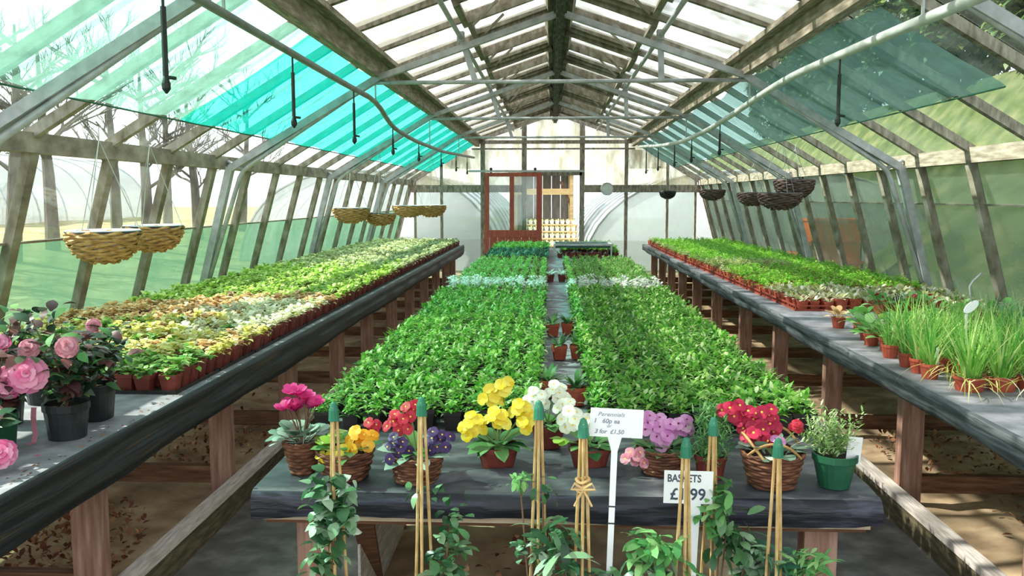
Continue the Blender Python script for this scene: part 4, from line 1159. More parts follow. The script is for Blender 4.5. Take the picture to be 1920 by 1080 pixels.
# ---------------------------------------------------------------- cane climbers in front of the table
def climber(x, y, ztop, label, clusters, lean=0.0, spread=0.045, bow=False):
    t = thing('cane_climber', label, 'climbing plant', (x, y, 0.0))
    link('pot', pot_mesh('pot', 'pot_black', 0.062, 0.046, 0.13, 16), t)
    for k in range(3):
        a = 0.5 + k * 2 * PI / 3
        b = MB(); bx, by = spread * math.cos(a), spread * math.sin(a)
        pts = []
        for i in range(9):
            u = i / 8; pts.append((bx * (1 - u) + (0.006 * math.cos(a) + lean) * u, by * (1 - u) + 0.006 * math.sin(a) * u, 0.08 + (ztop - 0.012 - 0.08) * u))
        b.tube(pts, [0.0040 if i % 2 else 0.0047 for i in range(9)], 7); part(b, 'cane', 'cane', t)
    b = MB(); b.lathe([(0.0145, 0.0), (0.013, 0.028), (0.0075, 0.046), (0.002, 0.050)], 10, (lean, 0, ztop - 0.048)); part(b, 'cane_cap', 'cap', t)
    st = MB()
    for (cx, cz, cyy, n, sx, sz, mat, L, wd, style) in clusters:
        st.tube([(0, 0, 0.11), (cx * 0.4, cyy * 0.5, cz * 0.6), (cx * 0.9, cyy, cz)], 0.0025, 5)
        me = leaf_mesh(mat, L, wd, 0.6, (0.3, 0.95, 1.0, 0.6, 0.0) if style else (0.2, 0.8, 1.0, 0.85, 0.0), 0.2)
        for i in range(int(n * 2.3)):
            loc = (cx + U(-sx, sx), cyy + U(-0.04, 0.04), cz + U(-sz, sz))
            leaf_part(t, me, loc, U(0, 6.28), U(-0.9, 0.7), U(0.7, 1.2), U(-0.5, 0.5))
    part(st, 'vine_stem', 'stem_brown', t)
    if bow:
        b = MB()
        for q in range(3):
            zz = 0.885 + 0.012 * q
            b.tube([(0.017 * math.cos(2 * PI * i / 16), 0.017 * math.sin(2 * PI * i / 16), zz + 0.003 * math.sin(i)) for i in range(17)], 0.004, 5, cap=False)
        for sgn in (-1, 1):
            b.tube([(0, -0.018, 0.892), (sgn * 0.022, -0.024, 0.908), (sgn * 0.03, -0.026, 0.894), (0, -0.02, 0.89)], 0.0035, 5)
            b.tube([(0, -0.018, 0.89), (sgn * 0.012, -0.024, 0.87), (sgn * 0.022, -0.026, 0.85)], 0.003, 5)
        part(b, 'raffia_bow', 'raffia', t)
    return t
LNC = True
climber(-0.630, 2.15, 1.09, 'cane climber with variegated ivy, leftmost in front of the table', [(0.0, 0.83, -0.03, 46, 0.05, 0.075, 'lf_ivyv', 0.042, 0.034, 1), (-0.01, 0.78, -0.02, 26, 0.045, 0.06, 'lf_ivy', 0.04, 0.03, 1), (-0.03, 0.66, -0.02, 18, 0.05, 0.05, 'lf_ivy', 0.05, 0.02, 0)])
climber(-0.400, 2.15, 1.106, 'cane wigwam with few leaves, second from the left', [(0.0, 0.86, -0.01, 4, 0.04, 0.01, 'lf_ivy', 0.035, 0.016, 1), (0.08, 0.76, 0.0, 18, 0.035, 0.09, 'lf_ivy', 0.04, 0.022, 0), (0.06, 0.65, 0.0, 18, 0.04, 0.05, 'lf_ivy', 0.045, 0.03, 1)])
climber(-0.097, 2.19, 1.09, 'cane wigwam with bright green side shoot, third from the left', [(-0.055, 0.875, 0, 18, 0.016, 0.016, 'lf_feather', 0.028, 0.012, 0), (0.015, 0.86, -0.02, 10, 0.03, 0.03, 'lf_ivy', 0.03, 0.016, 0), (0.03, 0.73, -0.02, 12, 0.05, 0.05, 'lf_ivy', 0.05, 0.022, 0), (-0.02, 0.69, -0.02, 14, 0.04, 0.02, 'lf_ivyv', 0.03, 0.02, 1)])
climber(0.016, 2.10, 1.068, 'cane climber with raffia bow and long dark leaves, left of the tall sign', [(-0.055, 0.75, -0.02, 16, 0.03, 0.06, 'lf_ivy', 0.075, 0.022, 0), (-0.05, 0.70, -0.02, 6, 0.02, 0.04, 'lf_ivyv', 0.085, 0.018, 0), (0.05, 0.66, 0, 8, 0.06, 0.02, 'lf_ivy', 0.08, 0.022, 0)], bow=True)
climber(0.268, 2.07, 1.03, 'cane climber with pale lance leaves, right behind the basket price sign', [(-0.095, 0.755, -0.02, 24, 0.04, 0.035, 'lf_feather', 0.05, 0.02, 0), (-0.09, 0.71, -0.02, 12, 0.05, 0.03, 'lf_ivyv', 0.055, 0.02, 0), (-0.03, 0.73, -0.02, 14, 0.03, 0.05, 'lf_feather', 0.045, 0.02, 0), (0.04, 0.66, -0.02, 9, 0.02, 0.02, 'lf_ivyv', 0.04, 0.026, 1)])
climber(0.372, 2.27, 1.03, 'cane climber with yellow green leaves and trailing shoots, second from the right', [(0.0, 0.79, -0.04, 22, 0.035, 0.06, 'lf_feather', 0.045, 0.02, 0), (0.04, 0.72, -0.03, 26, 0.05, 0.06, 'lf_ivy', 0.06, 0.024, 0), (0.10, 0.63, -0.02, 28, 0.05, 0.05, 'lf_ivyv', 0.035, 0.028, 1), (0.03, 0.84, -0.03, 5, 0.02, 0.03, 'lf_mid', 0.06, 0.024, 0)])
climber(0.512, 2.13, 1.015, 'cane climber with fresh feathery foliage, rightmost in front of the table', [(0.09, 0.67, 0.0, 46, 0.05, 0.05, 'lf_feather', 0.05, 0.011, 0), (0.035, 0.66, 0.02, 14, 0.03, 0.05, 'lf_blue', 0.07, 0.02, 0), (-0.02, 0.71, 0, 8, 0.04, 0.02, 'lf_ivyv', 0.04, 0.012, 0)], lean=-0.004)

# ---------------------------------------------------------------- signs
def text_part(name, parent, txt, size, loc, mat, sx=1.0, shear=0.0, bold=0.0):
    c = bpy.data.curves.new(name, 'FONT'); c.body = txt; c.size = size; c.align_x = 'LEFT'; c.shear = shear; c.extrude = 0.0003; c.offset = bold
    c.resolution_u = 3
    o = bpy.data.objects.new(name, c); COL.objects.link(o)
    dg = bpy.context.evaluated_depsgraph_get()
    me = bpy.data.meshes.new_from_object(o.evaluated_get(dg))
    bpy.data.objects.remove(o)
    me.materials.clear(); me.materials.append(M[mat])
    o = link(name, me, parent, loc); o.rotation_euler = (PI / 2, 0, 0); o.scale = (sx, 1, 1)
    return o
t = thing('price_sign', 'white T shaped label on a long white spike with faint handwriting', 'sign', (0.098, 2.13, 0.0))
t.rotation_euler = (0, math.radians(2.2), 0.0)
b = MB(); b.box(-0.104, 0.030, -0.0012, 0.0012, 1.012, 1.086); part(b, 'board', 'white_plastic', t)
b = MB(); P0 = [(-0.058, 1.012), (-0.022, 1.012), (-0.031, 0.975), (-0.0285, 0.66), (-0.036, 0.50), (-0.0435, 0.66), (-0.047, 0.975)]
n = len(P0)
for yy in (-0.001, 0.001): b.v += [(x, yy, z) for x, z in P0]
b.f.append(tuple(range(n))); b.f.append(tuple(reversed(range(n, 2 * n)))); b.mi += [0, 0]
for i in range(n):
    j = (i + 1) % n; b.f.append((i, i + n, j + n, j)); b.mi.append(0)
part(b, 'spike', 'white_plastic', t)
b = MB()
for z in (0.83, 0.785): b.tube([(-0.0475, -0.002, z), (-0.0275, -0.002, z)], 0.002, 5)
part(b, 'spike_tie', 'black', t)
text_part('lettering', t, 'Perennials', 0.0150, (-0.086, -0.0016, 1.066), 'ink', 1.1, 0.3)
text_part('lettering', t, '1   60p ea', 0.0165, (-0.096, -0.0016, 1.048), 'ink', 1.0, 0.2, 0.0003)
text_part('lettering', t, 'or', 0.0125, (-0.062, -0.0016, 1.037), 'ink', 1.0, 0.2)
text_part('lettering', t, '3 for  \u00a31.50', 0.0155, (-0.092, -0.0016, 1.021), 'ink', 1.0, 0.2, 0.0003)
t = thing('price_sign', 'small white basket price sign behind the canes at the table edge', 'sign', (0.292, 2.235, 0.0))
t.rotation_euler = (0, math.radians(0.8), 0)
b = MB(); b.box(-0.066, 0.064, -0.0012, 0.0012, 0.803, 0.893); part(b, 'board', 'white_plastic', t)
b = MB(); b.hexa([(0.012, -0.001, 0.70), (0.030, -0.001, 0.70), (0.030, 0.001, 0.70), (0.012, 0.001, 0.70), (-0.012, -0.001, 0.803), (0.034, -0.001, 0.803), (0.034, 0.001, 0.803), (-0.012, 0.001, 0.803)])
b.hexa([(0.018, -0.001, 0.36), (0.024, -0.001, 0.36), (0.024, 0.001, 0.36), (0.018, 0.001, 0.36), (0.012, -0.001, 0.70), (0.030, -0.001, 0.70), (0.030, 0.001, 0.70), (0.012, 0.001, 0.70)])
part(b, 'spike', 'white_plastic', t)
text_part('lettering', t, 'BASKETS', 0.029, (-0.058, -0.0018, 0.863), 'ink_dark', 0.80, 0, 0.0006)
text_part('lettering', t, '\u00a31.99', 0.045, (-0.050, -0.0018, 0.814), 'ink_dark', 0.95, 0, 0.0008)

# ---------------------------------------------------------------- camellias in black pots, near end of the left bench
def camellia(x, y, rp_, hp, label, fl, leaves, potm='pot_black', H=0.28, spread=0.13, mats=('lf_dark', 'lf_mid', 'lf_dark', 'lf_maroon'), handle=False, sq=0.0):
    t = thing('camellia', label, 'potted plant', (x, y, ZB + 0.001))
    link('pot', pot_mesh('pot', potm, rp_, rp_ * 0.82, hp, 22, sq), t)
    b = MB(); tips = []
    for i in range(7):
        a = i * 2.4; tip = Vector((spread * 0.8 * math.cos(a), spread * 0.8 * math.sin(a), hp + H * U(0.6, 1.0)))
        b.tube([(0, 0, hp * 0.85), (tip.x * 0.3, tip.y * 0.3, hp + H * 0.35), tip], [0.005, 0.0035, 0.002], 6); tips.append(tip)
    part(b, 'stem', 'stem_brown', t)
    mes = [leaf_mesh(m, 0.066, 0.036, 0.5, (0.15, 0.85, 1.0, 0.6, 0.0), 0.22) for m in mats]
    for i in range(int(leaves * 2.7)):
        tp = random.choice(tips); u = U(0.08, 1.05)
        loc = Vector((0, 0, hp * 0.9)).lerp(tp, u) + Vector((U(-.065, .065), U(-.065, .065), U(-.01, .04)))
        leaf_part(t, random.choice(mes), loc, U(0, 6.28), U(-0.5, 0.9), U(0.7, 1.15), U(-0.6, 0.6))
    for (fx, fy, fz, R, pm, lay) in fl:
        flower(t, (fx, fy, fz), (U(0.2, 0.6), -0.75, U(0.1, 0.5)), R, pm, 'eye_yellow', 9 if lay > 1 else 6, 0.12, lay, 0.85)
        bb = MB(); bb.tube([(fx * 0.3, fy * 0.3, fz * 0.8), (fx, fy + 0.01, fz)], 0.003, 5); part(bb, 'flower_stalk', 'stem_brown', t)
    return t
camellia(-1.765, 2.86, 0.075, 0.125, 'camellia in the round black pot nearest the aisle, pink double bloom', [(-0.035, -0.155, 0.255, 0.066, 'pt_pink', 4), (-0.105, -0.15, 0.23, 0.06, 'pt_pink', 4), (0.075, -0.10, 0.34, 0.040, 'pt_blush', 3), (-0.06, -0.10, 0.335, 0.038, 'pt_blush', 3)], 85, H=0.30, spread=0.12)
camellia(-1.80, 3.11, 0.07, 0.135, 'leafy camellia in the black pot behind, closest to the primula trays', [(0.02, -0.02, 0.36, 0.03, 'pt_blush', 2)], 70, H=0.22, spread=0.10, sq=0.5)
camellia(-1.93, 2.72, 0.07, 0.12, 'dark leaved camellia in green black pot with a wilting pink flower', [(0.075, -0.12, 0.15, 0.034, 'pt_blush', 3)], 60, 'pot_green', H=0.22, spread=0.10, mats=('lf_maroon', 'lf_dark'))
camellia(-1.865, 2.475, 0.062, 0.06, 'camellia cut by the left picture edge, low black pot with pink bloom', [(0.135, -0.035, 0.070, 0.05, 'pt_pink', 4)], 30, H=0.10, spread=0.08)
camellia(-2.10, 3.02, 0.075, 0.13, 'tall camellia at the back beside the glass with maroon leaves', [(0.02, -0.15, 0.42, 0.036, 'pt_blush', 3), (0.10, -0.14, 0.33, 0.034, 'pt_pink', 3)], 80, H=0.32, spread=0.13, mats=('lf_dark', 'lf_mid', 'lf_maroon'))
camellia(-2.15, 3.35, 0.07, 0.12, 'green leaved shrub in black pot between camellias and trays', [], 60, H=0.2, spread=0.11, mats=('lf_mid', 'lf_prim'))
t = thing('ribbon', 'pink ribbon tag hanging down beside the round black pot', 'ribbon', (-1.845, 2.80, ZB + 0.12))
b = MB()
pts = [(0.0, 0.0, 0.0), (0.004, -0.012, -0.03), (0.0, -0.006, -0.06), (0.008, -0.012, -0.09), (0.004, -0.02, -0.1185)]
for p in pts: b.v += [(p[0] - 0.009, p[1], p[2]), (p[0] + 0.009, p[1] + 0.003, p[2])]
for i in range(4): b.f.append((2 * i, 2 * i + 1, 2 * i + 3, 2 * i + 2)); b.mi.append(0)
b.quad((-0.012, -0.02, -0.1185), (0.018, -0.02, -0.1185), (0.012, -0.045, -0.1185), (-0.016, -0.04, -0.1185))
part(b, 'strip', 'pt_blush', t)
t = thing('fallen_petal', 'single pale pink petal lying on the bare bench top', 'petal', (-1.752, 2.64, ZB + 0.001), 0.5, None, leaf_mesh('pt_pink', 0.045, 0.02, 0.3, ROUND, 0.1, 0, 'petal'))
merged('leaf_litter', 'sprinkling of soil crumbs and leaf bits on the left bench top', 'litter', [(leaf_mesh('dead_leaf', 0.012, 0.008), U(-1.70, -1.645), U(2.3, 3.5), ZB + 0.003, U(0, 6), 1.0) for _ in range(40)])

# ---------------------------------------------------------------- herbs at the near end of the right bench
def blades(mat, n, L, w, spread, seed, z0=0.06, pitch=(1.0, 1.55), bend=(0.1, 1.0)):
    r = random.Random(seed); b = MB()
    for i in range(n):
        a = r.uniform(0, 6.28); q = spread * math.sqrt(r.random())
        b.leaf((q * math.cos(a), q * math.sin(a), z0), a + r.uniform(-.6, .6), r.uniform(*pitch), L * r.uniform(0.55, 1.1), w, r.uniform(*bend), 0.3, 0, (0.8, 1.0, 0.8, 0.5, 0.0))
    return b.mesh('blades', mat)
cp_small = pot_mesh('pot', 'pot_red', 0.045, 0.034, 0.07, 14)
cp_big = pot_mesh('pot', 'pot_red', 0.066, 0.056, 0.062, 20)
VB = [blades('lf_chive', 46, 0.30, 0.007, 0.03, 200 + i) for i in range(3)]
VC = [blades('lf_chiveb', 46, 0.32, 0.006, 0.03, 210 + i) for i in range(2)]
VBig = [blades('lf_chive', 80, 0.33, 0.008, 0.05, 220 + i, 0.05) for i in range(2)]
def herb(name, label, x, y, pot, var, group=None):
    t = thing(name, label, 'potted plant', (x, y, ZB + 0.001), U(0, 6.28), group)
    link('pot', pot, t); f = link('blades', var, t); f['kind'] = 'stuff'
    return t
herb('chive_pot', 'round terracotta pot of tall grassy chives, left of the pair at the right bench front', 1.765, 3.76, cp_big, VBig[0])
herb('chive_pot', 'round terracotta pot of tall grassy chives, right of the pair at the right bench front', 1.905, 3.77, cp_big, VBig[1])
herb('chive_pot', 'third terracotta pot of chives, deepest along the right bench front row', 2.05, 3.80, cp_big, VBig[0])
for i, (x, y) in enumerate([(1.70, 4.00), (1.705, 4.13), (1.71, 4.28)]):
    herb('chive_pot', ['small terracotta pot of chives first in the aisle edge row', 'small terracotta pot of chives second in the aisle edge row', 'small terracotta pot of chives third in the aisle edge row'][i], x, y, cp_small, VB[i])
herb('chive_pot', 'small terracotta pot set apart behind the aisle edge row of chives', 1.72, 4.52, cp_small, VB[0])
k = 0
for y in (4.0, 4.16, 4.32, 4.48, 4.64, 4.78):
    for x in (1.87, 2.02, 2.17, 2.32, 2.47, 2.62, 2.77):
        bl = x > 2.35
        herb('grassy_herb', 'blue green grassy herb in the rows nearest the right glass' if bl else 'yellow green grassy herb in the packed rows of the right bench', x + J(), y + J(), cp_small, random.choice(VC if bl else VB),
             'blue green grassy herbs' if bl else 'yellow green grassy herbs'); k += 1
for (x, y) in [(2.2, 3.85), (2.35, 3.9), (2.5, 3.95), (2.65, 3.9), (2.35, 3.72), (2.5, 3.75)]:
    herb('grassy_herb', 'blue green grassy herb in the rows nearest the right glass', x, y, cp_small, random.choice(VC), 'blue green grassy herbs')
# dry straw-like blades spilling over
b = MB()
for i in range(60):
    b.leaf((U(1.68, 2.0), U(3.5, 4.1), ZB + 0.07), U(2.6, 5.2), U(-0.1, 0.6), U(0.08, 0.2), 0.006, U(0.5, 1.4), 0.2, 0, (0.8, 1.0, 0.6, 0.0))
o = part(b, 'trailing_blades', 'lf_yellow', None); o['kind'] = 'stuff'; o['label'] = 'pale dry blades spilling over the terracotta pots'; o['category'] = 'blades'
# strawberries, mixed leafy pots
slm = [leaf_mesh('lf_straw', 0.06, 0.048, 0.6, ROUND, 0.15, 0.055), leaf_mesh('lf_lime', 0.05, 0.04, 0.6, ROUND, 0.15, 0.045), leaf_mesh('lf_bronze', 0.045, 0.035, 0.6, ROUND, 0.15, 0.04)]
def leafy(x, y, label, mi, n=20, group=None, fl=None):
    t = thing('leafy_pot', label, 'potted plant', (x, y, ZB + 0.001), U(0, 6), group)
    link('pot', cp_small, t)
    for i in range(n):
        a = i * 2.4; leaf_part(t, slm[mi if random.random() < 0.8 else 0], (0.012 * math.cos(a), 0.012 * math.sin(a), 0.062), a, U(0.1, 1.2), U(0.8, 1.2), U(-.3, .3))
    if fl: flower_head(t, (0, -0.02, 0.12), 5, 0.03, 0.016, fl)
leafy(1.79, 5.55, 'red pot with bronze orange leaves alone at the tray corner', 2)
leafy(1.86, 5.36, 'brick red pot of small leaves beside the bronze leaved pot', 0)
for i, (x, y) in enumerate([(1.78, 4.72), (1.76, 4.90), (1.80, 5.08), (1.93, 5.15), (1.95, 4.98), (1.93, 4.80), (2.08, 5.1), (2.1, 4.92), (2.22, 5.05), (2.08, 5.28), (2.23, 5.22), (2.38, 5.18), (2.52, 5.1)]):
    leafy(x, y, 'rounded green strawberry type plant in terracotta pot mid right bench', i % 2 * 0 + (1 if i % 4 == 3 else 0), 20, 'leafy strawberry type pots')
for i, (x, y) in enumerate([(2.30, 6.22), (2.42, 6.22), (2.54, 6.24), (2.66, 6.25)]):
    leafy(x, y, ['low pot of scarlet primroses at the near end of the dark flower row', 'low pot of dark purple primroses second in the flower row', 'low pot of deep crimson primroses third in the flower row', 'low pot of scarlet primroses last in the flower row'][i], 0, 12, None, ['pt_red', 'pt_purple', 'pt_crimson', 'pt_red'][i])
for i, (x, y) in enumerate([(2.55, 5.85), (2.68, 5.85), (2.81, 5.82), (2.94, 5.8)]):
    leafy(x, y, 'pot with white and dark flowers by the right glass wall, one of four', 0, 12, 'white flowered pots by the right glass', 'pt_white')
# white swan-neck label
t = thing('plant_label', 'white oval plant label on a stake with bent pale wire among the chives', 'plant label', (1.872, 4.02, ZB))
b = MB(); b.bar((0, 0, 0.0), (-0.012, 0, 0.30), 0.010, 0.003, (0, 1, 0)); part(b, 'stake', 'liner_white', t)
b = MB()
ring = [(0.040 * math.cos(a), 0.019 * math.sin(a)) for a in [2 * PI * i / 20 for i in range(20)]]
ca, sa = math.cos(0.75), math.sin(0.75)
for yy in (-0.004, 0.004): b.v += [(0.008 + x * ca - z * sa, yy, 0.335 + x * sa + z * ca) for x, z in ring]
b.f.append(tuple(range(20))); b.f.append(tuple(reversed(range(20, 40)))); b.mi += [0, 0]
for i in range(20): b.f.append((i, (i + 1) % 20, 20 + (i + 1) % 20, 20 + i)); b.mi.append(0)
part(b, 'oval_tag', 'white_plastic', t)
b = MB(); b.tube([(0.012, 0, 0.355), (0.002, 0.005, 0.39), (-0.002, 0.005, 0.43), (0.012, 0.005, 0.455), (0.05, 0.01, 0.49)], 0.0045, 7); part(b, 'bent_wire', 'wire', t, True)
t = thing('plant_label', 'small upright white plastic label in the small terracotta pots', 'plant label', (1.735, 4.0, ZB + 0.055))
b = MB(); b.bar((0, 0, 0), (-0.006, 0, 0.09), 0.012, 0.0015, (0, 1, 0)); part(b, 'tag', 'white_plastic', t)

# ---------------------------------------------------------------- hanging baskets
def hbasket(x, y, zrim, r, mat, liner, ztop, label, depth=None, hx=None, flat=False, tilt=(0, 0)):
    t = thing('hanging_basket', label, 'hanging basket', (x, y, zrim)); d = depth or r * 0.92
    b = MB(); rows = 10; n = 40
    def rad(u): return r * math.sqrt(max(0.0, 1 - (1 - u) ** 2.2)) * 0.98 + 0.02 * r
    for k in range(rows):
        u = (k + 0.6) / rows; rr_ = rad(u) if u < 1 else r
        z = -d + d * u
        pts = [((rr_ + 0.007 * math.sin(i * PI / 2 + k * PI)) * math.cos(2 * PI * i / n), (rr_ + 0.007 * math.sin(i * PI / 2 + k * PI)) * math.sin(2 * PI * i / n), z + 0.006 * math.sin(i * 1.3 + k * 2)) for i in range(n + 1)]
        b.tube(pts, d / rows * 0.62, 5, cap=False)
    part(b, 'woven_bowl', mat, t)
    b = MB(); b.lathe([(0.0, -d * 0.93), (rad(0.25) * 0.9, -d * 0.78), (rad(0.6) * 0.93, -d * 0.42), (r * 0.95, -0.01), (r * 0.99, 0.012), (r * 1.015, 0.010), (r * 1.01, -0.006)], 28); part(b, 'liner', liner, t, True)
    b = MB(); b.tube([(r * 1.01 * math.cos(2 * PI * i / 32), r * 1.01 * math.sin(2 * PI * i / 32), 0.0) for i in range(33)], 0.007, 6, cap=False); part(b, 'rim', 'liner_black' if liner == 'liner_white' else mat, t)
    h = ztop - zrim; hx = hx or 0.0
    for i in range(3):
        a = 0.6 + i * 2 * PI / 3
        b = MB(); b.tube([(r * math.cos(a), r * math.sin(a), 0.0), (hx, 0, h * 0.86)], 0.0025, 5); part(b, 'chain', 'wire', t)
    b = MB(); b.tube([(hx, 0, h * 0.86), (hx, 0, h - 0.02), (hx + 0.012, 0, h), (hx + 0.02, 0, h - 0.02)], 0.003, 5); part(b, 'hook', 'wire', t)
    t.rotation_euler = (tilt[0], tilt[1], 0)
    return t
rz_ = lambda x: roofz(x) - 0.02
hbasket(-2.745, 5.0, 1.415, 0.205, 'wicker_nat', 'liner_white', rz_(2.745), 'straw coloured wicker hanging basket with white liner, larger left one of the near pair')
hbasket(-2.735, 5.62, 1.425, 0.185, 'wicker_nat', 'liner_white', rz_(2.735), 'straw coloured wicker hanging basket, right one of the near left pair')
hbasket(-2.66, 11.0, 1.475, 0.23, 'wicker_nat', 'liner_white', rz_(2.66), 'straw hanging basket with white lining, leftmost of the far left cluster', 0.19)
hbasket(-2.34, 11.3, 1.395, 0.20, 'wicker_nat', 'liner_black', rz_(2.30), 'straw hanging basket hung lowest in the far left cluster', 0.15)
hbasket(-2.46, 14.3, 1.475, 0.27, 'wicker_nat', 'liner_white', rz_(2.42), 'straw hanging basket third in the far left cluster', 0.19)
hbasket(-2.16, 14.9, 1.475, 0.25, 'wicker_nat', 'liner_white', rz_(2.02), 'straw hanging basket with white pot inside, nearest the door', 0.20)
hbasket(2.52, 9.3, 1.80, 0.205, 'wicker_dark', 'liner_black', rz_(2.52), 'dark twig hanging basket, highest and rightmost on the right side', 0.2)
hbasket(2.27, 8.9, 1.655, 0.215, 'wicker_dark', 'liner_black', rz_(2.27), 'dark twig hanging basket hung just below the highest right one', 0.165)
hbasket(2.62, 11.6, 1.675, 0.20, 'wicker_dark', 'liner_black', rz_(2.62), 'dark twig hanging basket half hidden behind the low near one', 0.17)
hbasket(2.62, 14.5, 1.74, 0.21, 'wicker_dark', 'liner_black', rz_(2.62), 'dark twig hanging basket by itself farther along the right side', 0.17)
hbasket(2.12, 16.3, 1.73, 0.15, 'pot_black', 'liner_black', rz_(2.12), 'small black hanging bowl in front of the end wall beam', 0.14)

# ---------------------------------------------------------------- outside
def tunnel(name, label, x, y0, y1, r, zb, n_h=None, hgt=None):
    t = thing(name, label, 'polytunnel', (x, y0, zb)); L = y1 - y0; hgt = hgt or r
    hx_ = lambda a: r * math.copysign(abs(math.cos(a)) ** 0.72, math.cos(a))
    b = MB(); seg = 20; ny = max(2, int(L / 1.5))
    for j in range(ny + 1):
        for i in range(seg + 1):
            a = PI * i / seg; b.v.append((hx_(a), L * j / ny, hgt * math.sin(a)))
    for j in range(ny):
        for i in range(seg):
            q = j * (seg + 1) + i; b.f.append((q, q + 1, q + seg + 2, q + seg + 1)); b.mi.append(0)
    for j in (0, ny): b.f.append(tuple(j * (seg + 1) + i for i in range(seg + 1))); b.mi.append(0)
    part(b, 'film_cover', 'tunnel', t, True)
    for j in range(ny + 1):
        b = MB(); b.tube([(hx_(PI * i / seg) * (1 + 0.02 / r), L * j / ny, (hgt + 0.02) * math.sin(PI * i / seg)) for i in range(seg + 1)], 0.03, 5); part(b, 'hoop', 'hoop', t)
    return t
tunnel('polytunnel', 'long white polytunnel across the field beyond the left wall', -19.5, 4.0, 34.0, 3.2, gh(-16.6, 12) - 0.05, hgt=2.3)
tunnel('polytunnel', 'white polytunnel standing close behind the end wall, left of the door', -4.25, 19.4, 34.0, 3.0, -0.05, hgt=2.25)
tunnel('polytunnel', 'white polytunnel standing close behind the end wall, right of the door', 4.75, 19.6, 33.0, 4.05, -0.05, hgt=2.25)
# open shed with display stand seen through the doorway
t = thing('open_shed', 'open fronted timber shed seen through the doorway', 'shed', (-0.1, 23.2, -0.05))
for x in (-1.02, 0.58):
    for y in (0, 2.2):
        b = MB(); b.box(x - 0.05, x + 0.05, y - 0.05, y + 0.05, 0, 2.3); part(b, 'post', 'timber_tan', t)
b = MB(); b.bar((0.28, -0.02, 2.1), (0.56, -0.02, 1.45), 0.07, 0.04, (0, 1, 0)); part(b, 'brace', 'rail', t)
b = MB(); b.box(-1.07, 0.63, -0.1, -0.06, 1.74, 1.90); part(b, 'fascia_board', 'timber_tan', t)
b = MB(); b.box(-1.12, 0.68, -0.3, 2.4, 2.3, 2.36); part(b, 'roof', 'shed_dark', t)
for k in range(6):
    b = MB(); b.box(-1.02 + k * 0.265, -1.02 + k * 0.265 + 0.255, 2.22, 2.25, 0.05, 2.3); part(b, 'back_board', 'shed_dark', t)
t = thing('plant_stand', 'stepped wooden stand full of pots outside the doorway', 'stand', (-0.12, 21.6, -0.05))
for k in range(4):
    b = MB(); b.box(-0.75, 0.75, k * 0.3, k * 0.3 + 0.28, 0.42 + k * 0.17, 0.45 + k * 0.17); part(b, 'shelf', 'timber_tan', t)
for x in (-0.7, 0.7):
    b = MB(); b.bar((x, 0.05, 0), (x, 0.05, 0.43), 0.05, 0.05, (0, 1, 0)); part(b, 'leg', 'timber_tan', t)
    b = MB(); b.bar((x, 1.1, 0), (x, 1.1, 0.94), 0.05, 0.05, (0, 1, 0)); part(b, 'leg', 'timber_tan', t)
wp = pot_mesh('pot', 'liner_white', 0.055, 0.042, 0.10, 10)
vy = [tuft('lf_yellow', 16, 0.08, 0.03, (0.3, 1.3), (0.3, 1.0), seed=300 + i, z0=0.085) for i in range(2)]
for k in range(4):
    for i in range(10):
        q = thing('stand_pot', 'white pot with yellow green plant on the stepped stand outside the door', 'potted plant', (-0.75 + i * 0.14, 21.74 + k * 0.3, 0.40 + k * 0.17), U(0, 6), 'pots on the stepped stand')
        link('pot', wp, q); f_ = link('foliage', vy[(i + k) % 2], q); f_['kind'] = 'stuff'
# trees and hedge
def tree_bare(x, y, H, label, seed, lean=0.0):
    r = random.Random(seed)
    t = thing('bare_tree', label, 'tree', (x, y, gh(x, y) - 0.05))
    tb = MB(); tb.tube([(0, 0, 0), (lean * 0.4, 0.05, H * 0.35), (lean, 0, H * 0.7), (lean * 1.2, 0, H)], [0.16, 0.12, 0.07, 0.02], 8); part(tb, 'trunk', 'bark', t)
    b = MB()
    def br(p, d, L, rad, dep):
        q = p + d * L; m = p + d * L * 0.5 + Vector((r.uniform(-.08, .08), r.uniform(-.08, .08), 0.03)) * L
        b.tube([p, m, q], [rad, rad * 0.75, rad * 0.5], 4, cap=False)
        if dep:
            for _ in range(3):
                nd = (d + Vector((r.uniform(-.8, .8), r.uniform(-.8, .8), r.uniform(-.1, .6)))).normalized()
                br(p.lerp(q, r.uniform(0.4, 1.0)), nd, L * r.uniform(0.5, 0.75), rad * 0.55, dep - 1)
    for i in range(11):
        u = r.uniform(0.3, 0.95); a = r.uniform(0, 6.28)
        br(Vector((lean * u, 0, H * u)), Vector((math.cos(a), math.sin(a), r.uniform(0.3, 0.9))).normalized(), H * r.uniform(0.16, 0.3), 0.045, 3)
    part(b, 'branches', 'bark', t, kind='stuff')
BT = ['bare grey tree outside the left glass, nearest the camera', 'bare tree behind the near straw baskets outside on the left', 'slender bare tree third along the left field', 'bare tree farther along the left field', 'bare tree far away near the left field edge', 'bare tree farthest away on the left field edge', 'small bare tree between the slender one and the left polytunnel', 'low bare tree almost out of view at the left edge', 'bare tree set back behind the leftmost ones']
for i, (x, y, H) in enumerate([(-10.2, 15.6, 4.4), (-11.2, 18.6, 4.8), (-9.8, 20.2, 4.4), (-11.8, 22.6, 5.0), (-10.4, 24.6, 4.6), (-12.4, 27.0, 5.2), (-10.9, 29.5, 4.8), (-9.6, 12.8, 4.2), (-12.6, 15.2, 4.8)]): tree_bare(x, y, H, BT[i], 400 + i, U(-.3, .3))
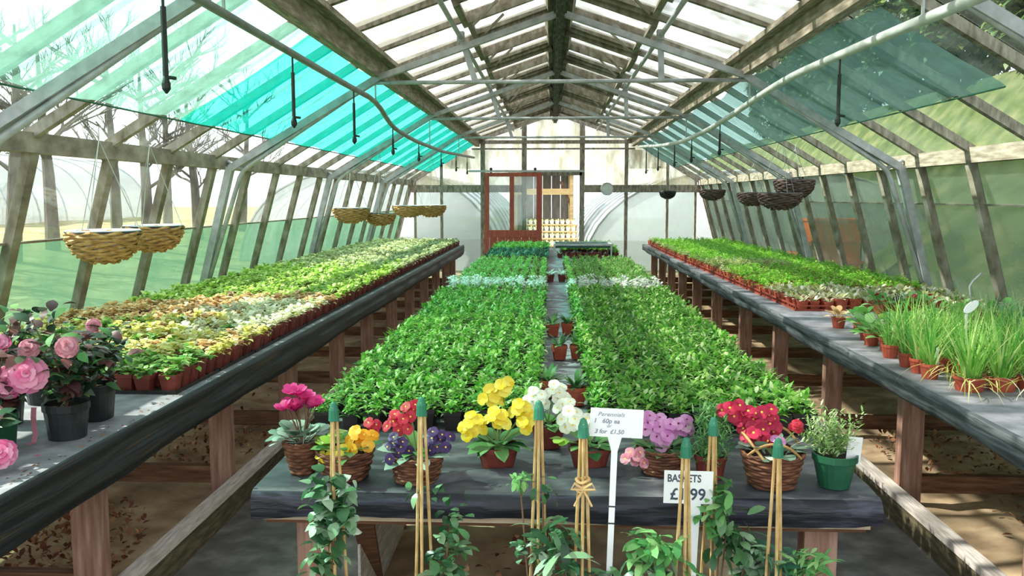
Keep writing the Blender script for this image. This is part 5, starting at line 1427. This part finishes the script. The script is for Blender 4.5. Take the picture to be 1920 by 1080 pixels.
def bush(name, label, x, y, rx, ry, h, mat, n, lsz, seed, cat='bush', trunk=True):
    r = random.Random(seed); z0 = gh(x, y) - 0.05
    t = thing(name, label, cat, (x, y, z0)); b = MB()
    for i in range(n):
        th = r.uniform(0, 6.28); cz = r.uniform(-0.85, 1); q = math.sqrt(max(0, 1 - cz * cz)) * (0.8 + 0.2 * r.random()) * (1 + 0.18 * math.sin(3 * th + seed) + 0.12 * math.sin(cz * 9))
        p = (rx * q * math.cos(th), ry * q * math.sin(th), h * (0.46 + 0.50 * cz * (0.85 + 0.15 * r.random())))
        b.leaf(p, r.uniform(0, 6.28), r.uniform(-.8, .8), lsz * r.uniform(.7, 1.3), lsz * 0.6, 0.5, 0.1, 0, (0.3, 1.0, 0.0))
    part(b, 'foliage', mat, t, kind='stuff')
    if trunk:
        b = MB()
        for i in range(5):
            a = i * 1.26; b.tube([(0.1 * math.cos(a), 0.1 * math.sin(a), 0), (rx * .4 * math.cos(a), ry * .4 * math.sin(a), h * 0.5), (rx * .6 * math.cos(a), ry * .6 * math.sin(a), h * 0.8)], [0.06, 0.04, 0.02], 5)
        part(b, 'stems', 'bark', t)
for i, (x, y) in enumerate([(-25.6, 10), (-25.8, 16.5), (-25.5, 23), (-25.6, 29.5), (-25.4, 36)]):
    bush('scrub_bush', ['olive scrub bush behind the far left polytunnel, nearest', 'olive scrub bush second behind the left polytunnel', 'olive scrub bush third behind the left polytunnel', 'olive scrub bush fourth behind the left polytunnel', 'olive scrub bush farthest behind the left polytunnel'][i], x, y, 2.2, 2.4, 4.6, 'scrub', 1900, 0.28, 500 + i)
HL = ['dark evergreen %s along the top of the right bank' % o for o in ('seventh', 'eighth', 'ninth', 'tenth', 'eleventh')]
HL = ['dark evergreen on the right bank nearest the camera', 'dark evergreen second along the right bank', 'evergreen third along the right bank', 'evergreen fourth along the right bank', 'evergreen fifth along the right bank', 'evergreen sixth along the right bank, by the far end'] + HL
for i, (x, y, h) in enumerate([(11.3, 6.2, 4.8), (11.6, 10.8, 4.6), (11.4, 15.4, 4.6), (12.9, 19.8, 5.0), (13.3, 24.2, 5.2), (13.0, 28.6, 5.2), (13.4, 33.2, 5.4), (13.0, 37.8, 5.4), (13.4, 42.6, 5.6), (13.1, 47.6, 5.6), (13.4, 53.0, 5.8)]):
    bush('evergreen_tree', HL[i], x, y, 1.7, 1.75, h, 'hedge', 5200, 0.34, 520 + i, 'tree')
gp = MB(); n = 30
for j in range(n + 1):
    y = -2 + 36 * j / n
    for x in (9.2, 9.75): gp.v.append((x + 0.1 * math.sin(y * 0.7), y, gh(x, y) + 0.035))
for j in range(n): gp.f.append((2 * j, 2 * j + 1, 2 * j + 3, 2 * j + 2)); gp.mi.append(0)
struct('path', gp.mesh('path', 'gravel', True))
# orange and red crates on the grass beyond the right wall
def crate(x, y, z, mat, label, w=0.80, h=0.34):
    t = thing('plastic_crate', label, 'crate', (x, y, z))
    b = MB(); t_ = 0.025
    b.box(-w / 2, w / 2, -0.3, 0.3, 0, 0.03)
    for (x0, x1, y0, y1) in ((-w / 2, w / 2, -0.3, -0.3 + t_), (-w / 2, w / 2, 0.3 - t_, 0.3), (-w / 2, -w / 2 + t_, -0.3, 0.3), (w / 2 - t_, w / 2, -0.3, 0.3)): b.box(x0, x1, y0, y1, 0.03, h)
    part(b, 'body', mat, t)
    b = MB()
    for (x0, x1, y0, y1) in ((-w / 2 - .02, w / 2 + .02, -0.32, -0.29), (-w / 2 - .02, w / 2 + .02, 0.29, 0.32), (-w / 2 - .02, -w / 2 + .01, -0.3, 0.3), (w / 2 - .01, w / 2 + .02, -0.3, 0.3)): b.box(x0, x1, y0, y1, h - 0.04, h)
    part(b, 'rim', mat, t)
zg = gh(4.6, 14.0)
crate(4.55, 14.3, zg, 'crate_red', 'red plastic crate at the bottom of the stack outside the right wall')
crate(4.57, 14.3, zg + 0.34, 'orange', 'orange plastic crate second from the ground in the stack outside the right wall')
crate(4.54, 14.3, zg + 0.68, 'orange', 'orange plastic crate third from the ground in the stack outside the right wall')
crate(4.56, 14.3, zg + 1.02, 'orange', 'orange plastic crate topmost in the stack outside the right wall')
crate(4.9, 16.4, zg, 'crate_red', 'red plastic crate beneath an orange one, farther from the tall stack')
crate(4.92, 16.4, zg + 0.34, 'orange', 'orange plastic crate on the farther low red crate')
